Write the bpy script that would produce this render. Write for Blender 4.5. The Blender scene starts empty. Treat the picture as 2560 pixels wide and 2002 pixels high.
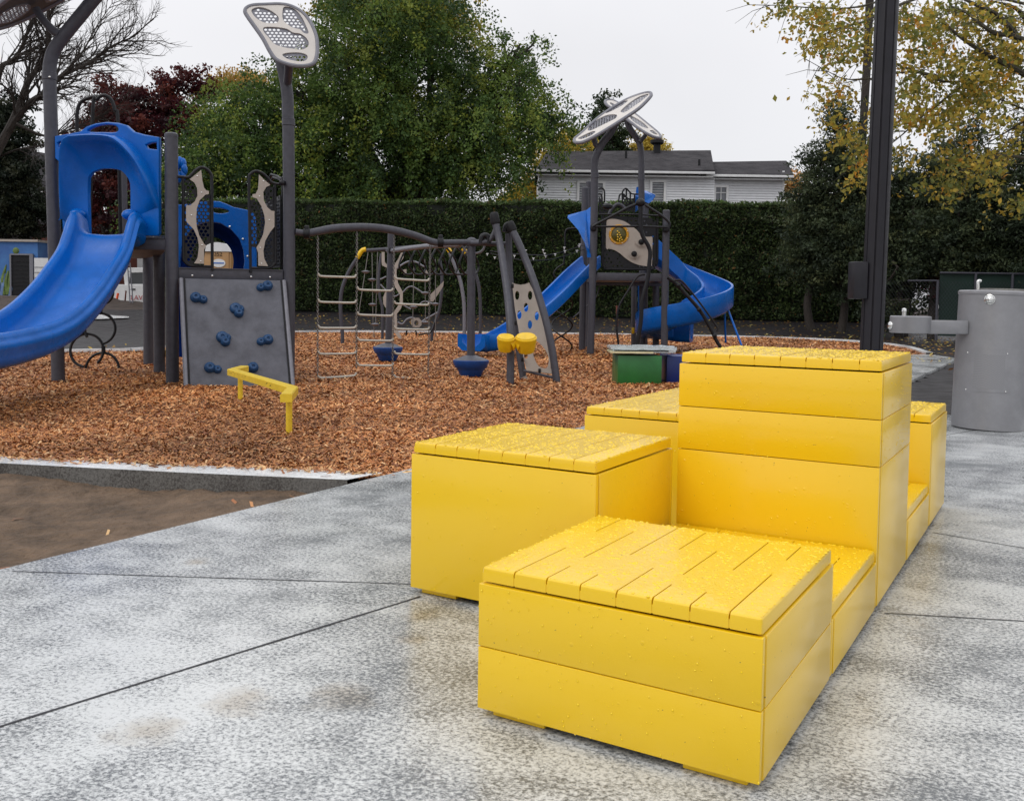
import bpy, bmesh, math, random
import numpy as np
from mathutils import Vector, Matrix

random.seed(7)
RNG = np.random.default_rng(11)
SC = bpy.context.scene
COL = SC.collection

# ------------------------------------------------------------------ camera
FPX, CPY, PIT, ROL, CZ = 2351.2, 867.2, -.0509, .0135, .9192     # focal length in photo pixels, optical axis row, pitch, roll, height (m)
_f = Vector((0, math.cos(PIT), math.sin(PIT))); _r = Vector((1, 0, 0)); _u = Vector((0, -math.sin(PIT), math.cos(PIT)))
_r2 = _r * math.cos(ROL) + _u * math.sin(ROL); _u2 = -_r * math.sin(ROL) + _u * math.cos(ROL)
cam = bpy.data.cameras.new('camera'); camo = bpy.data.objects.new('camera', cam); COL.objects.link(camo)
m = Matrix.Identity(4)
for i in range(3):
    m[i][0] = _r2[i]; m[i][1] = _u2[i]; m[i][2] = -_f[i]
m[2][3] = CZ
camo.matrix_world = m
cam.sensor_width = 36; cam.sensor_fit = 'HORIZONTAL'; cam.lens = FPX / 2560 * 36
cam.shift_y = -(1001 - CPY) / 2560
cam.clip_start = .05; cam.clip_end = 2000
SC.camera = camo

# ------------------------------------------------------------------ sky, sun, exposure (overcast)
W = bpy.data.worlds.new('World'); SC.world = W; W.use_nodes = True
nt = W.node_tree; nt.nodes.clear()
out = nt.nodes.new('ShaderNodeOutputWorld'); bg = nt.nodes.new('ShaderNodeBackground')
sky = nt.nodes.new('ShaderNodeTexSky'); sky.sky_type = 'NISHITA'; sky.sun_disc = False
sky.sun_elevation = math.radians(47); sky.sun_rotation = math.radians(231)
tc = nt.nodes.new('ShaderNodeTexCoord'); sep = nt.nodes.new('ShaderNodeSeparateXYZ')
rmp = nt.nodes.new('ShaderNodeValToRGB'); cl = rmp.color_ramp
cl.elements[0].position = 0; cl.elements[0].color = (7.75, 7.75, 7.95, 1)
cl.elements[1].position = 1; cl.elements[1].color = (12.2, 12.3, 12.7, 1)
e = cl.elements.new(.25); e.color = (8.1, 8.05, 8.25, 1)
nz = nt.nodes.new('ShaderNodeTexNoise'); nz.inputs['Scale'].default_value = 2.2; nz.inputs['Detail'].default_value = 4
mr = nt.nodes.new('ShaderNodeMapRange'); mr.inputs['From Min'].default_value = .3; mr.inputs['From Max'].default_value = .7
mr.inputs['To Min'].default_value = .93; mr.inputs['To Max'].default_value = 1.05
mul = nt.nodes.new('ShaderNodeMix'); mul.data_type = 'RGBA'; mul.blend_type = 'MULTIPLY'; mul.inputs[0].default_value = 1
mix = nt.nodes.new('ShaderNodeMix'); mix.data_type = 'RGBA'; mix.inputs[0].default_value = .93
L = nt.links.new
L(tc.outputs['Generated'], sep.inputs[0]); L(sep.outputs['Z'], rmp.inputs[0]); L(tc.outputs['Generated'], nz.inputs['Vector'])
L(nz.outputs[0], mr.inputs['Value']); L(rmp.outputs[0], mul.inputs[6]); L(mr.outputs[0], mul.inputs[7])
L(sky.outputs[0], mix.inputs[6]); L(mul.outputs[2], mix.inputs[7]); L(mix.outputs[2], bg.inputs[0]); bg.inputs[1].default_value = .115
L(bg.outputs[0], out.inputs[0])
sun = bpy.data.lights.new('sun', 'SUN'); sun.energy = .8; sun.angle = math.radians(25); sun.color = (1, .97, .92)
suno = bpy.data.objects.new('sun', sun); COL.objects.link(suno)
suno.rotation_euler = Vector((.62, .50, -.85)).to_track_quat('-Z', 'Y').to_euler(); suno.location = (0, 0, 30)
SC.view_settings.view_transform = 'Standard'; SC.view_settings.look = 'None'; SC.view_settings.gamma = 1
SC.view_settings.exposure = 0
SC.cycles.max_bounces = 6; SC.cycles.transparent_max_bounces = 6

# ------------------------------------------------------------------ measuring helpers (photo pixel -> point in the place)
def ray(px, py):
    return _f + _r2 * ((px - 1280) / FPX) - _u2 * ((py - CPY) / FPX)
def hgt(x, y):
    """terrain height: flat park, gentle bank towards the hedge and the street"""
    t = y - 25.4
    if t <= 0: return 0.
    return .07 * t * min(1, t / 1.5) if t < 6 else .42 + .004 * (min(t, 60) - 6)
def G(px, py, z=0.):
    d = ray(px, py); t = (z - CZ) / d.z
    return Vector((d.x * t, d.y * t, z))
def GT(px, py):
    d = ray(px, py); t = 1.
    while t < 80:
        if CZ + d.z * t < hgt(d.x * t, d.y * t): break
        t += .03
    return Vector((d.x * t, d.y * t, hgt(0, d.y * t)))
def P(px, py, y):
    d = ray(px, py); t = y / d.y
    return Vector((d.x * t, y, CZ + d.z * t))
class Pl:
    """a plane in the place: origin and two axes"""
    def __init__(s, O, ux, uv):
        s.O = Vector(O); s.x = Vector(ux).normalized(); s.y = Vector(uv); s.y = (s.y - s.x * s.y.dot(s.x)).normalized(); s.n = s.x.cross(s.y)
    def px(s, a, b):
        d = ray(a, b); o = Vector((0, 0, CZ)); t = (s.O - o).dot(s.n) / d.dot(s.n); q = o + d * t - s.O
        return (q.dot(s.x), q.dot(s.y))
    def to(s, u, v, w=0.): return s.O + s.x * u + s.y * v + s.n * w
    def pts(s, l): return [s.px(*p) for p in l]
def zs(ox, oy, sc):            # reading of an enlarged crop back to photo pixels
    return lambda *l: [(ox + a * sc, oy + b * sc) for a, b in l]

# ------------------------------------------------------------------ mesh helpers
def smoothpts(pts, k=6, closed=False):
    pts = [Vector(p) for p in pts]; n = len(pts)
    if n < 3 or k < 2: return pts
    o = []
    rg = range(n) if closed else range(n - 1)
    for i in rg:
        if closed: a, b, c, d = pts[(i - 1) % n], pts[i], pts[(i + 1) % n], pts[(i + 2) % n]
        else: a, b, c, d = pts[max(i - 1, 0)], pts[i], pts[i + 1], pts[min(i + 2, n - 1)]
        for j in range(k):
            t = j / k
            o.append(.5 * ((2 * b) + (c - a) * t + (2 * a - 5 * b + 4 * c - d) * t * t + (3 * b - a - 3 * c + d) * t ** 3))
    if not closed: o.append(pts[-1])
    return o
class MB:
    def __init__(s): s.v = []; s.f = []
    def add(s, v, f):
        o = len(s.v); s.v += [tuple(q) for q in v]; s.f += [tuple(i + o for i in q) for q in f]; return s
    def tube(s, pts, r, n=10, k=5, closed=False, cap=True):
        p = smoothpts(pts, k, closed) if k > 1 else [Vector(q) for q in pts]
        N = len(p); rr = r if isinstance(r, (list, tuple)) else None
        vs = []; up = None
        for i in range(N):
            if closed: t = p[(i + 1) % N] - p[i - 1]
            else: t = p[min(i + 1, N - 1)] - p[max(i - 1, 0)]
            t.normalize()
            if up is None:
                up = Vector((0, 0, 1)) if abs(t.z) < .9 else Vector((1, 0, 0))
            a = (up - t * up.dot(t))
            if a.length < 1e-5: a = t.orthogonal()
            a.normalize(); up = a; b = t.cross(a)
            if rr: q = i / (N - 1) * (len(rr) - 1); j = min(int(q), len(rr) - 2); R = rr[j] + (rr[j + 1] - rr[j]) * (q - j)
            else: R = r
            for j in range(n):
                w = 2 * math.pi * j / n
                vs.append(p[i] + (a * math.cos(w) + b * math.sin(w)) * R)
        fs = []
        for i in range(N if closed else N - 1):
            for j in range(n):
                i2 = (i + 1) % N
                fs.append((i * n + j, i * n + (j + 1) % n, i2 * n + (j + 1) % n, i2 * n + j))
        if cap and not closed:
            fs.append(tuple(range(n))[::-1]); fs.append(tuple((N - 1) * n + j for j in range(n)))
        return s.add(vs, fs)
    def box(s, c, d, rot=None, bev=0.):
        bm = bmesh.new(); bmesh.ops.create_cube(bm, size=1)
        for v in bm.verts: v.co = Vector((v.co.x * d[0], v.co.y * d[1], v.co.z * d[2]))
        if bev: bmesh.ops.bevel(bm, geom=bm.edges[:], offset=bev, segments=2, affect='EDGES', profile=.5)
        R = rot or Matrix.Identity(3); c = Vector(c)
        bm.verts.index_update()
        s.add([R @ v.co + c for v in bm.verts], [[v.index for v in f.verts] for f in bm.faces]); bm.free(); return s
    def lathe(s, prof, c=(0, 0, 0), n=32, axis=None, sx=1):
        """prof: (radius, height) pairs round the axis"""
        c = Vector(c); ax = (axis or Vector((0, 0, 1))).normalized(); a = ax.orthogonal().normalized(); b = ax.cross(a)
        vs = []; fs = []; M = len(prof)
        for r, h in prof:
            for j in range(n):
                w = 2 * math.pi * j / n; vs.append(c + ax * h + (a * math.cos(w) + b * math.sin(w)) * r)
        for i in range(M - 1):
            for j in range(n): fs.append((i * n + j, i * n + (j + 1) % n, (i + 1) * n + (j + 1) % n, (i + 1) * n + j))
        if prof[0][0] > 1e-4: fs.append(tuple(range(n))[::-1])
        if prof[-1][0] > 1e-4: fs.append(tuple((M - 1) * n + j for j in range(n)))
        return s.add(vs, fs)
    def ball(s, c, r, n=12, sq=(1, 1, 1)):
        m_ = n // 2; vs = []; fs = []
        for i in range(m_ + 1):
            t = math.pi * i / m_
            for j in range(n):
                w = 2 * math.pi * j / n
                vs.append(Vector(c) + Vector((math.sin(t) * math.cos(w) * sq[0], math.sin(t) * math.sin(w) * sq[1], math.cos(t) * sq[2])) * r)
        for i in range(m_):
            for j in range(n): fs.append((i * n + j, (i + 1) * n + j, (i + 1) * n + (j + 1) % n, i * n + (j + 1) % n))
        return s.add(vs, fs)
    def plate(s, pl, loops, thick, bevel=0., w=0.):
        """2-D loops (outline and holes) filled, given thickness and laid in plane pl"""
        v, f = curve_fill(loops, thick, bevel)
        return s.add([pl.to(a, b, c + w) for a, b, c in v], f)
    def loft(s, rings, closed=True, cap=False):
        n = len(rings[0]); vs = [q for r in rings for q in r]; fs = []
        for i in range(len(rings) - 1):
            for j in range(n if closed else n - 1):
                fs.append((i * n + j, i * n + (j + 1) % n, (i + 1) * n + (j + 1) % n, (i + 1) * n + j))
        if cap: fs.append(tuple(range(n))[::-1]); fs.append(tuple((len(rings) - 1) * n + j for j in range(n)))
        return s.add(vs, fs)
    def build(s, name, mat, parent=None, smooth=True, ang=40):
        off = Vector((0, 0, 0)); q = parent
        while q: off += q.location; q = q.parent
        me = bpy.data.meshes.new(name)
        me.from_pydata([(a - off.x, b - off.y, c - off.z) for a, b, c in s.v], [], s.f)
        bm = bmesh.new(); bm.from_mesh(me)
        bmesh.ops.recalc_face_normals(bm, faces=bm.faces[:])
        if smooth:
            for f in bm.faces: f.smooth = True
            lim = math.radians(ang)
            for ed in bm.edges:
                if len(ed.link_faces) == 2:
                    if ed.calc_face_angle(0) > lim: ed.smooth = False
        bm.to_mesh(me); bm.free()
        me.materials.append(mat)
        o = bpy.data.objects.new(name, me); COL.objects.link(o); o.parent = parent
        return o
def curve_fill(loops, thick, bevel=0.):
    cu = bpy.data.curves.new('outline', 'CURVE'); cu.dimensions = '2D'; cu.fill_mode = 'BOTH'; cu.extrude = max(thick / 2 - bevel, 1e-5)
    if bevel: cu.bevel_depth = bevel; cu.bevel_resolution = 1; cu.offset = -bevel
    for lp in loops:
        sp = cu.splines.new('POLY'); sp.points.add(len(lp) - 1)
        for i, q in enumerate(lp): sp.points[i].co = (q[0], q[1], 0, 1)
        sp.use_cyclic_u = True
    o = bpy.data.objects.new('outline', cu); COL.objects.link(o)
    dg = bpy.context.evaluated_depsgraph_get(); me = bpy.data.meshes.new_from_object(o.evaluated_get(dg))
    v = [tuple(q.co) for q in me.vertices]; f = [tuple(q.vertices) for q in me.polygons]
    bpy.data.objects.remove(o); bpy.data.curves.remove(cu); bpy.data.meshes.remove(me)
    return v, f
def text_mesh(s, size, ext=.002):
    cu = bpy.data.curves.new('lettering', 'FONT'); cu.body = s; cu.size = size; cu.extrude = ext; cu.align_x = 'CENTER'
    o = bpy.data.objects.new('lettering', cu); COL.objects.link(o)
    dg = bpy.context.evaluated_depsgraph_get(); me = bpy.data.meshes.new_from_object(o.evaluated_get(dg))
    v = [tuple(q.co) for q in me.vertices]; f = [tuple(q.vertices) for q in me.polygons]
    bpy.data.objects.remove(o); bpy.data.curves.remove(cu); bpy.data.meshes.remove(me)
    return v, f
def circ(cx, cy, rx, ry=None, n=20, rot=0.):
    ry = ry or rx; c, s_ = math.cos(rot), math.sin(rot)
    return [(cx + math.cos(t) * rx * c - math.sin(t) * ry * s_, cy + math.cos(t) * rx * s_ + math.sin(t) * ry * c) for t in [2 * math.pi * i / n for i in range(n)]]
def sm2(pts, k=5, closed=True): return [(p.x, p.y) for p in smoothpts([Vector((a, b, 0)) for a, b in pts], k, closed)]
def inside(p, poly):
    x, y = p; c = False; j = len(poly) - 1
    for i in range(len(poly)):
        a, b = poly[i], poly[j]
        if (a[1] > y) != (b[1] > y) and x < (b[0] - a[0]) * (y - a[1]) / (b[1] - a[1]) + a[0]: c = not c
        j = i
    return c
def honey(poly, r, pitch, avoid=()):
    """centres of round perforations that fit in poly"""
    xs = [p[0] for p in poly]; ys = [p[1] for p in poly]; o = []; j = 0; y = min(ys) + pitch * .6
    while y < max(ys):
        x = min(xs) + pitch * .6 + (pitch / 2 if j % 2 else 0)
        while x < max(xs):
            k = r * 1.25
            if all(inside((x + dx, y + dy), poly) for dx, dy in ((k, 0), (-k, 0), (0, k), (0, -k))) and not any(inside((x, y), q) for q in avoid):
                o.append(circ(x, y, r, n=8))
            x += pitch
        y += pitch * .87; j += 1
    return o

def empty(name, loc, label, cat, group=None):
    o = bpy.data.objects.new(name, None); COL.objects.link(o); o.location = Vector(loc); o.empty_display_size = .2
    o['label'] = label; o['category'] = cat
    if group: o['group'] = group
    return o
def tag(o, label=None, cat=None, group=None, kind=None):
    for k, v in (('label', label), ('category', cat), ('group', group), ('kind', kind)):
        if v: o[k] = v
    return o

# ------------------------------------------------------------------ materials
def mat(name, col, rough=.5, metal=0., var=.0, vs=8., bump=0., bs=200., coat=0., spec=.5, col2=None, rvar=0., trans=0., vcol=False, bd=.002, det=3):
    m_ = bpy.data.materials.new(name); m_.use_nodes = True; n = m_.node_tree; b = n.nodes['Principled BSDF']
    b.inputs['Roughness'].default_value = rough; b.inputs['Metallic'].default_value = metal
    b.inputs['Specular IOR Level'].default_value = spec; b.inputs['Coat Weight'].default_value = coat; b.inputs['Coat Roughness'].default_value = .08
    b.inputs['Base Color'].default_value = (*col, 1)
    t = n.nodes.new('ShaderNodeTexCoord'); lk = n.links.new
    src = None
    if vcol:
        a = n.nodes.new('ShaderNodeAttribute'); a.attribute_name = 'Col'; src = a.outputs['Color']; lk(src, b.inputs['Base Color'])
    if var or col2:
        z = n.nodes.new('ShaderNodeTexNoise'); z.inputs['Scale'].default_value = vs; z.inputs['Detail'].default_value = 5; z.inputs['Roughness'].default_value = .65
        lk(t.outputs['Object'], z.inputs['Vector'])
        mr_ = n.nodes.new('ShaderNodeMapRange'); mr_.inputs['From Min'].default_value = .35; mr_.inputs['From Max'].default_value = .65
        lk(z.outputs[0], mr_.inputs['Value'])
        mx = n.nodes.new('ShaderNodeMix'); mx.data_type = 'RGBA'
        c2 = col2 or tuple(c * (1 - var) for c in col); mx.inputs[6].default_value = (*col, 1); mx.inputs[7].default_value = (*c2, 1)
        if vcol:
            mx.blend_type = 'MULTIPLY'; lk(src, mx.inputs[6])
        lk(mr_.outputs[0], mx.inputs[0]); lk(mx.outputs[2], b.inputs['Base Color'])
        if rvar:
            r2 = n.nodes.new('ShaderNodeMapRange'); r2.inputs['From Min'].default_value = .3; r2.inputs['From Max'].default_value = .7
            r2.inputs['To Min'].default_value = max(rough - rvar, .03); r2.inputs['To Max'].default_value = rough + rvar
            lk(z.outputs[0], r2.inputs['Value']); lk(r2.outputs[0], b.inputs['Roughness'])
    if bump:
        z = n.nodes.new('ShaderNodeTexNoise'); z.inputs['Scale'].default_value = bs; z.inputs['Detail'].default_value = det
        lk(t.outputs['Object'], z.inputs['Vector'])
        bp = n.nodes.new('ShaderNodeBump'); bp.inputs['Strength'].default_value = bump; bp.inputs['Distance'].default_value = bd
        lk(z.outputs[0], bp.inputs['Height']); lk(bp.outputs[0], b.inputs['Normal'])
    if trans:
        tr = n.nodes.new('ShaderNodeBsdfTranslucent'); ms = n.nodes.new('ShaderNodeMixShader'); ms.inputs[0].default_value = trans
        o_ = n.nodes['Material Output']; lk(b.outputs[0], ms.inputs[1]); lk(tr.outputs[0], ms.inputs[2]); lk(ms.outputs[0], o_.inputs['Surface'])
        if src: lk(src, tr.inputs['Color'])
        else: tr.inputs['Color'].default_value = (*col, 1)
    return m_
M = {}
M['post'] = mat('powder_coated_grey_steel', (.062, .062, .078), .45, .0, spec=.4, var=.2, vs=20, bump=.35, bs=350, rvar=.1)
M['dark'] = mat('dark_coated_pipe', (.010, .010, .013), .42, 0, spec=.3, var=.3, vs=30, bump=.3, bs=400, rvar=.1)
M['steel'] = mat('wet_galvanised_steel', (.33, .32, .3), .3, .8, var=.3, vs=60)
M['bright'] = mat('bright_bolt_steel', (.7, .7, .68), .2, 1.)
M['bluepl'] = mat('blue_moulded_plastic', (.0, .120, .50), .28, var=.2, spec=.28, vs=5, bump=.5, bs=500, rvar=.1, bd=.001)
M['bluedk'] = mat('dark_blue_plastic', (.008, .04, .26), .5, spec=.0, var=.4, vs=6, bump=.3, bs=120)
M['hold'] = mat('blue_resin_hold', (.006, .055, .16), .5, var=.3, vs=40, bump=.4, bs=200)
M['pod'] = mat('blue_pod_rubber', (.0, .055, .26), .5, var=.25, vs=20, bump=.4, bs=150)
M['rung'] = mat('cream_coated_rung', (.50, .46, .39), .3, .2, var=.2, vs=30)
M['tan'] = mat('tan_plastic_sheet', (.40, .35, .305), .45, var=.12, vs=10, bump=.2, bs=300)
M['leaf_plate'] = mat('pale_canopy_sheet', (.62, .58, .54), .4, var=.1, vs=5, bump=.2, bs=250)
M['wallgrey'] = mat('grey_rock_panel', (.105, .108, .132), .5, var=.3, vs=6, bump=.9, bs=90, rvar=.12, bd=.004)
M['rubber'] = mat('black_rubber', (.009, .009, .011), .6, spec=.3, var=.2)
M['yplast'] = mat('yellow_play_plastic', (.83, .52, .008), .35, var=.15, vs=12, bump=.2, bs=150)
M['ypaint'] = mat('yellow_painted_steel', (.80, .56, .03), .35, var=.15, vs=14, bump=.2, bs=120)
M['green'] = mat('green_painted_board', (.02, .16, .035), .35, var=.25, vs=5, bump=.2, bs=100, rvar=.1)
M['bluebox'] = mat('navy_painted_board', (.002, .022, .17), .35, var=.25, vs=5, bump=.2, bs=100)
M['bark'] = mat('bark', (.045, .036, .03), .9, var=.5, vs=25, bump=1, bs=40, bd=.02)
M['bark_light'] = mat('mossy_bark', (.085, .075, .05), .9, var=.5, vs=25, bump=1, bs=40, bd=.02)
M['white'] = mat('white_paint', (.72, .72, .72), .4, var=.12, vs=6)
M['glass'] = mat('dark_window_glass', (.03, .035, .04), .08, var=.3, vs=2)
M['lamp'] = mat('dark_bronze_lamp_post', (.012, .011, .016), .45, spec=.35, var=.25, vs=10, bump=.3, bs=300, rvar=.08)
M['fount'] = mat('grey_fountain_coating', (.27, .27, .285), .38, .25, var=.12, vs=10, bump=.35, bs=450, rvar=.06)
M['leaf'] = mat('foliage', (.1, .1, .1), .55, vcol=True, trans=.38, spec=.25)
M['coredark'] = mat('thicket_core', (.006, .010, .005), .9, var=.5, vs=4)

def yellow(name, bead):
    """yellow powder coat, wet; bead = how much rain stands on it"""
    m_ = bpy.data.materials.new(name); m_.use_nodes = True; n = m_.node_tree; b = n.nodes['Principled BSDF']; lk = n.links.new
    t = n.nodes.new('ShaderNodeTexCoord')
    z = n.nodes.new('ShaderNodeTexNoise'); z.inputs['Scale'].default_value = 3.; z.inputs['Detail'].default_value = 4; lk(t.outputs['Object'], z.inputs['Vector'])
    mx = n.nodes.new('ShaderNodeMix'); mx.data_type = 'RGBA'; mx.inputs[6].default_value = (.86, .555, .004, 1); mx.inputs[7].default_value = (.81, .515, .006, 1)
    lk(z.outputs[0], mx.inputs[0])
    # specks of grit and splashed soil
    g = n.nodes.new('ShaderNodeTexNoise'); g.inputs['Scale'].default_value = 130; g.inputs['Detail'].default_value = 1; lk(t.outputs['Object'], g.inputs['Vector'])
    gm = n.nodes.new('ShaderNodeMapRange'); gm.inputs['From Min'].default_value = .79; gm.inputs['From Max'].default_value = .82; lk(g.outputs[0], gm.inputs['Value'])
    mg = n.nodes.new('ShaderNodeMix'); mg.data_type = 'RGBA'; mg.inputs[7].default_value = (.16, .10, .03, 1); lk(gm.outputs[0], mg.inputs[0]); lk(mx.outputs[2], mg.inputs[6])
    lk(mg.outputs[2], b.inputs['Base Color'])
    b.inputs['Roughness'].default_value = .33; b.inputs['Coat Weight'].default_value = .4; b.inputs['Coat Roughness'].default_value = .1
    rn = n.nodes.new('ShaderNodeMapRange'); rn.inputs['To Min'].default_value = .03; rn.inputs['To Max'].default_value = .12; lk(z.outputs[0], rn.inputs['Value']); lk(rn.outputs[0], b.inputs['Coat Roughness'])
    f = n.nodes.new('ShaderNodeTexNoise'); f.inputs['Scale'].default_value = 260; f.inputs['Detail'].default_value = 2; lk(t.outputs['Object'], f.inputs['Vector'])
    b1 = n.nodes.new('ShaderNodeBump'); b1.inputs['Strength'].default_value = .25; b1.inputs['Distance'].default_value = .0008; lk(f.outputs[0], b1.inputs['Height'])
    # slight oil-canning of the sheet
    w = n.nodes.new('ShaderNodeTexNoise'); w.inputs['Scale'].default_value = 3.5; lk(t.outputs['Object'], w.inputs['Vector'])
    b2 = n.nodes.new('ShaderNodeBump'); b2.inputs['Strength'].default_value = .25; b2.inputs['Distance'].default_value = .01; lk(w.outputs[0], b2.inputs['Height']); lk(b1.outputs[0], b2.inputs['Normal'])
    v = n.nodes.new('ShaderNodeTexVoronoi'); v.inputs['Scale'].default_value = 70 if bead else 45; lk(t.outputs['Object'], v.inputs['Vector'])
    if bead:
        v2 = n.nodes.new('ShaderNodeTexNoise'); v2.inputs['Scale'].default_value = 95; v2.inputs['Detail'].default_value = 1.; v2.inputs['Distortion'].default_value = .8; lk(t.outputs['Object'], v2.inputs['Vector'])
        h = n.nodes.new('ShaderNodeMapRange'); h.inputs['From Min'].default_value = .38; h.inputs['From Max'].default_value = .60; h.interpolation_type = 'SMOOTHSTEP'
        lk(v2.outputs[0], h.inputs['Value'])
    else:
        cr = n.nodes.new('ShaderNodeSeparateColor'); lk(v.outputs['Color'], cr.inputs[0])
        th = n.nodes.new('ShaderNodeMath'); th.operation = 'GREATER_THAN'; th.inputs[1].default_value = .9; lk(cr.outputs[0], th.inputs[0])
        ds = n.nodes.new('ShaderNodeMapRange'); ds.inputs['From Min'].default_value = .12; ds.inputs['From Max'].default_value = .22; ds.inputs['To Min'].default_value = 1; ds.inputs['To Max'].default_value = 0
        lk(v.outputs['Distance'], ds.inputs['Value'])
        h = n.nodes.new('ShaderNodeMath'); h.operation = 'MULTIPLY'; lk(th.outputs[0], h.inputs[0]); lk(ds.outputs[0], h.inputs[1])
    if bead:      # rain stands on the flat top only, not on the lid's edges
        ge = n.nodes.new('ShaderNodeNewGeometry'); sz = n.nodes.new('ShaderNodeSeparateXYZ'); lk(ge.outputs['True Normal'], sz.inputs[0])
        st_ = n.nodes.new('ShaderNodeMath'); st_.operation = 'GREATER_THAN'; st_.inputs[1].default_value = .95; lk(sz.outputs['Z'], st_.inputs[0])
        hm = n.nodes.new('ShaderNodeMath'); hm.operation = 'MULTIPLY'; lk(h.outputs[0], hm.inputs[0]); lk(st_.outputs[0], hm.inputs[1]); h = hm
    b3 = n.nodes.new('ShaderNodeBump'); b3.inputs['Strength'].default_value = .5 if bead else .7; b3.inputs['Distance'].default_value = .001; lk(h.outputs[0], b3.inputs['Height']); lk(b2.outputs[0], b3.inputs['Normal'])
    lk(b3.outputs[0], b.inputs['Normal']); lk(b3.outputs[0], b.inputs['Coat Normal'])
    return m_
M['yside'] = yellow('wet_yellow_panel', False)
M['ytop'] = yellow('wet_yellow_lid', True)
M['ydrop'] = mat('rain_on_yellow', (.88, .60, .010), .08, spec=.5)

def concrete(name, light, dark, stains=()):
    m_ = bpy.data.materials.new(name); m_.use_nodes = True; n = m_.node_tree; b = n.nodes['Principled BSDF']; lk = n.links.new
    t = n.nodes.new('ShaderNodeTexCoord')
    mp = n.nodes.new('ShaderNodeMapping'); mp.inputs['Rotation'].default_value = (0, 0, .6); mp.inputs['Scale'].default_value = (1, 1.15, 1); lk(t.outputs['Object'], mp.inputs['Vector'])
    def nz_(s, d=3, v=mp, ro=.6, di=0):
        q = n.nodes.new('ShaderNodeTexNoise'); q.inputs['Scale'].default_value = s; q.inputs['Detail'].default_value = d; q.inputs['Roughness'].default_value = ro; q.inputs['Distortion'].default_value = di
        lk(v.outputs[0 if v is mp else 'Object'], q.inputs['Vector']); return q.outputs[0]
    def mth(op, a, b_, c=None):
        q = n.nodes.new('ShaderNodeMath'); q.operation = op
        for i, x in enumerate((a, b_, c)):
            if x is None: continue
            if isinstance(x, (int, float)): q.inputs[i].default_value = x
            else: lk(x, q.inputs[i])
        return q.outputs[0]
    def rng(a, f0, f1, t0=0., t1=1.):
        q = n.nodes.new('ShaderNodeMapRange'); q.inputs['From Min'].default_value = f0; q.inputs['From Max'].default_value = f1; q.inputs['To Min'].default_value = t0; q.inputs['To Max'].default_value = t1; lk(a, q.inputs['Value']); return q.outputs[0]
    fine = nz_(88, 4, ro=.8, di=.25); big = nz_(1.1, 4); mid = nz_(6, 4)
    s = mth('ADD', fine, mth('ADD', mth('MULTIPLY', mth('SUBTRACT', big, .5), .50), mth('MULTIPLY', mth('SUBTRACT', mid, .5), .3)))
    k = rng(s, .385, .585)
    mx = n.nodes.new('ShaderNodeMix'); mx.data_type = 'RGBA'; mx.inputs[6].default_value = (*dark, 1); mx.inputs[7].default_value = (*light, 1); lk(k, mx.inputs[0])
    c = mx.outputs[2]
    for (sx, sy, r) in stains:      # tea-coloured stains dried into the slab
        vm = n.nodes.new('ShaderNodeVectorMath'); vm.operation = 'DISTANCE'; vm.inputs[1].default_value = (sx, sy, 0); lk(t.outputs['Object'], vm.inputs[0])
        q = mth('ADD', vm.outputs['Value'], mth('MULTIPLY', mth('SUBTRACT', nz_(9, 4), .5), r * 2.2))
        a = mth('MULTIPLY', rng(q, r, r * .3), .6)
        m2 = n.nodes.new('ShaderNodeMix'); m2.data_type = 'RGBA'; m2.blend_type = 'MULTIPLY'; m2.inputs[7].default_value = (.60, .50, .38, 1); lk(a, m2.inputs[0]); lk(c, m2.inputs[6]); c = m2.outputs[2]
    lk(c, b.inputs['Base Color'])
    lk(rng(nz_(1.7, 3), .35, .65, .10, .36), b.inputs['Roughness'])
    bp = n.nodes.new('ShaderNodeBump'); bp.inputs['Strength'].default_value = .35; bp.inputs['Distance'].default_value = .0015; lk(fine, bp.inputs['Height']); lk(bp.outputs[0], b.inputs['Normal'])
    return m_
st = [G(600, 1755), G(850, 1740), G(370, 1830), G(490, 1405), G(1050, 1390 + 150), G(1020, 1600)]
M['conc'] = concrete('wet_speckled_concrete', (.63, .645, .645), (.125, .135, .145), [(p.x, p.y, .09 if i < 3 else .06) for i, p in enumerate(st)])
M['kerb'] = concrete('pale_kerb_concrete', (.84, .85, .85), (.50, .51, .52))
M['kerbside'] = concrete('dark_kerb_side', (.15, .145, .135), (.045, .04, .037))  # upright face of the kerb, far darker than its top
M['joint'] = mat('joint_filler', (.015, .015, .02), .5)
M['asph'] = mat('wet_asphalt', (.021, .018, .020), .5, spec=.3, var=.45, vs=4, bump=.8, bs=60, rvar=.14, bd=.01)
M['soil'] = mat('dark_soil', (.055, .034, .024), .75, var=.5, vs=5, bump=1, bs=25, bd=.03)
M['sand'] = mat('damp_brown_sand', (.175, .115, .072), .9, var=.55, vs=5, bump=1, bs=35, bd=.03, det=8)
M['mulch'] = mat('wood_chip_bed', (.30, .125, .045), .7, vs=45, col2=(.09, .035, .016), bump=1, bs=60, bd=.02)
M['chip'] = mat('wood_chips', (.1, .1, .1), .55, vcol=True, spec=.35)
M['roof'] = mat('asphalt_shingles', (.050, .046, .050), .85, vs=1.6, col2=(.022, .020, .023), bump=1, bs=5, bd=.06, spec=.2)
M['siding'] = mat('white_siding', (.74, .75, .77), .5, var=.1, vs=3)
M['brickdark'] = mat('dark_stucco', (.05, .045, .045), .8, var=.3)
M['brick'] = mat('red_brick', (.16, .045, .03), .8, var=.4, vs=10)

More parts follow.
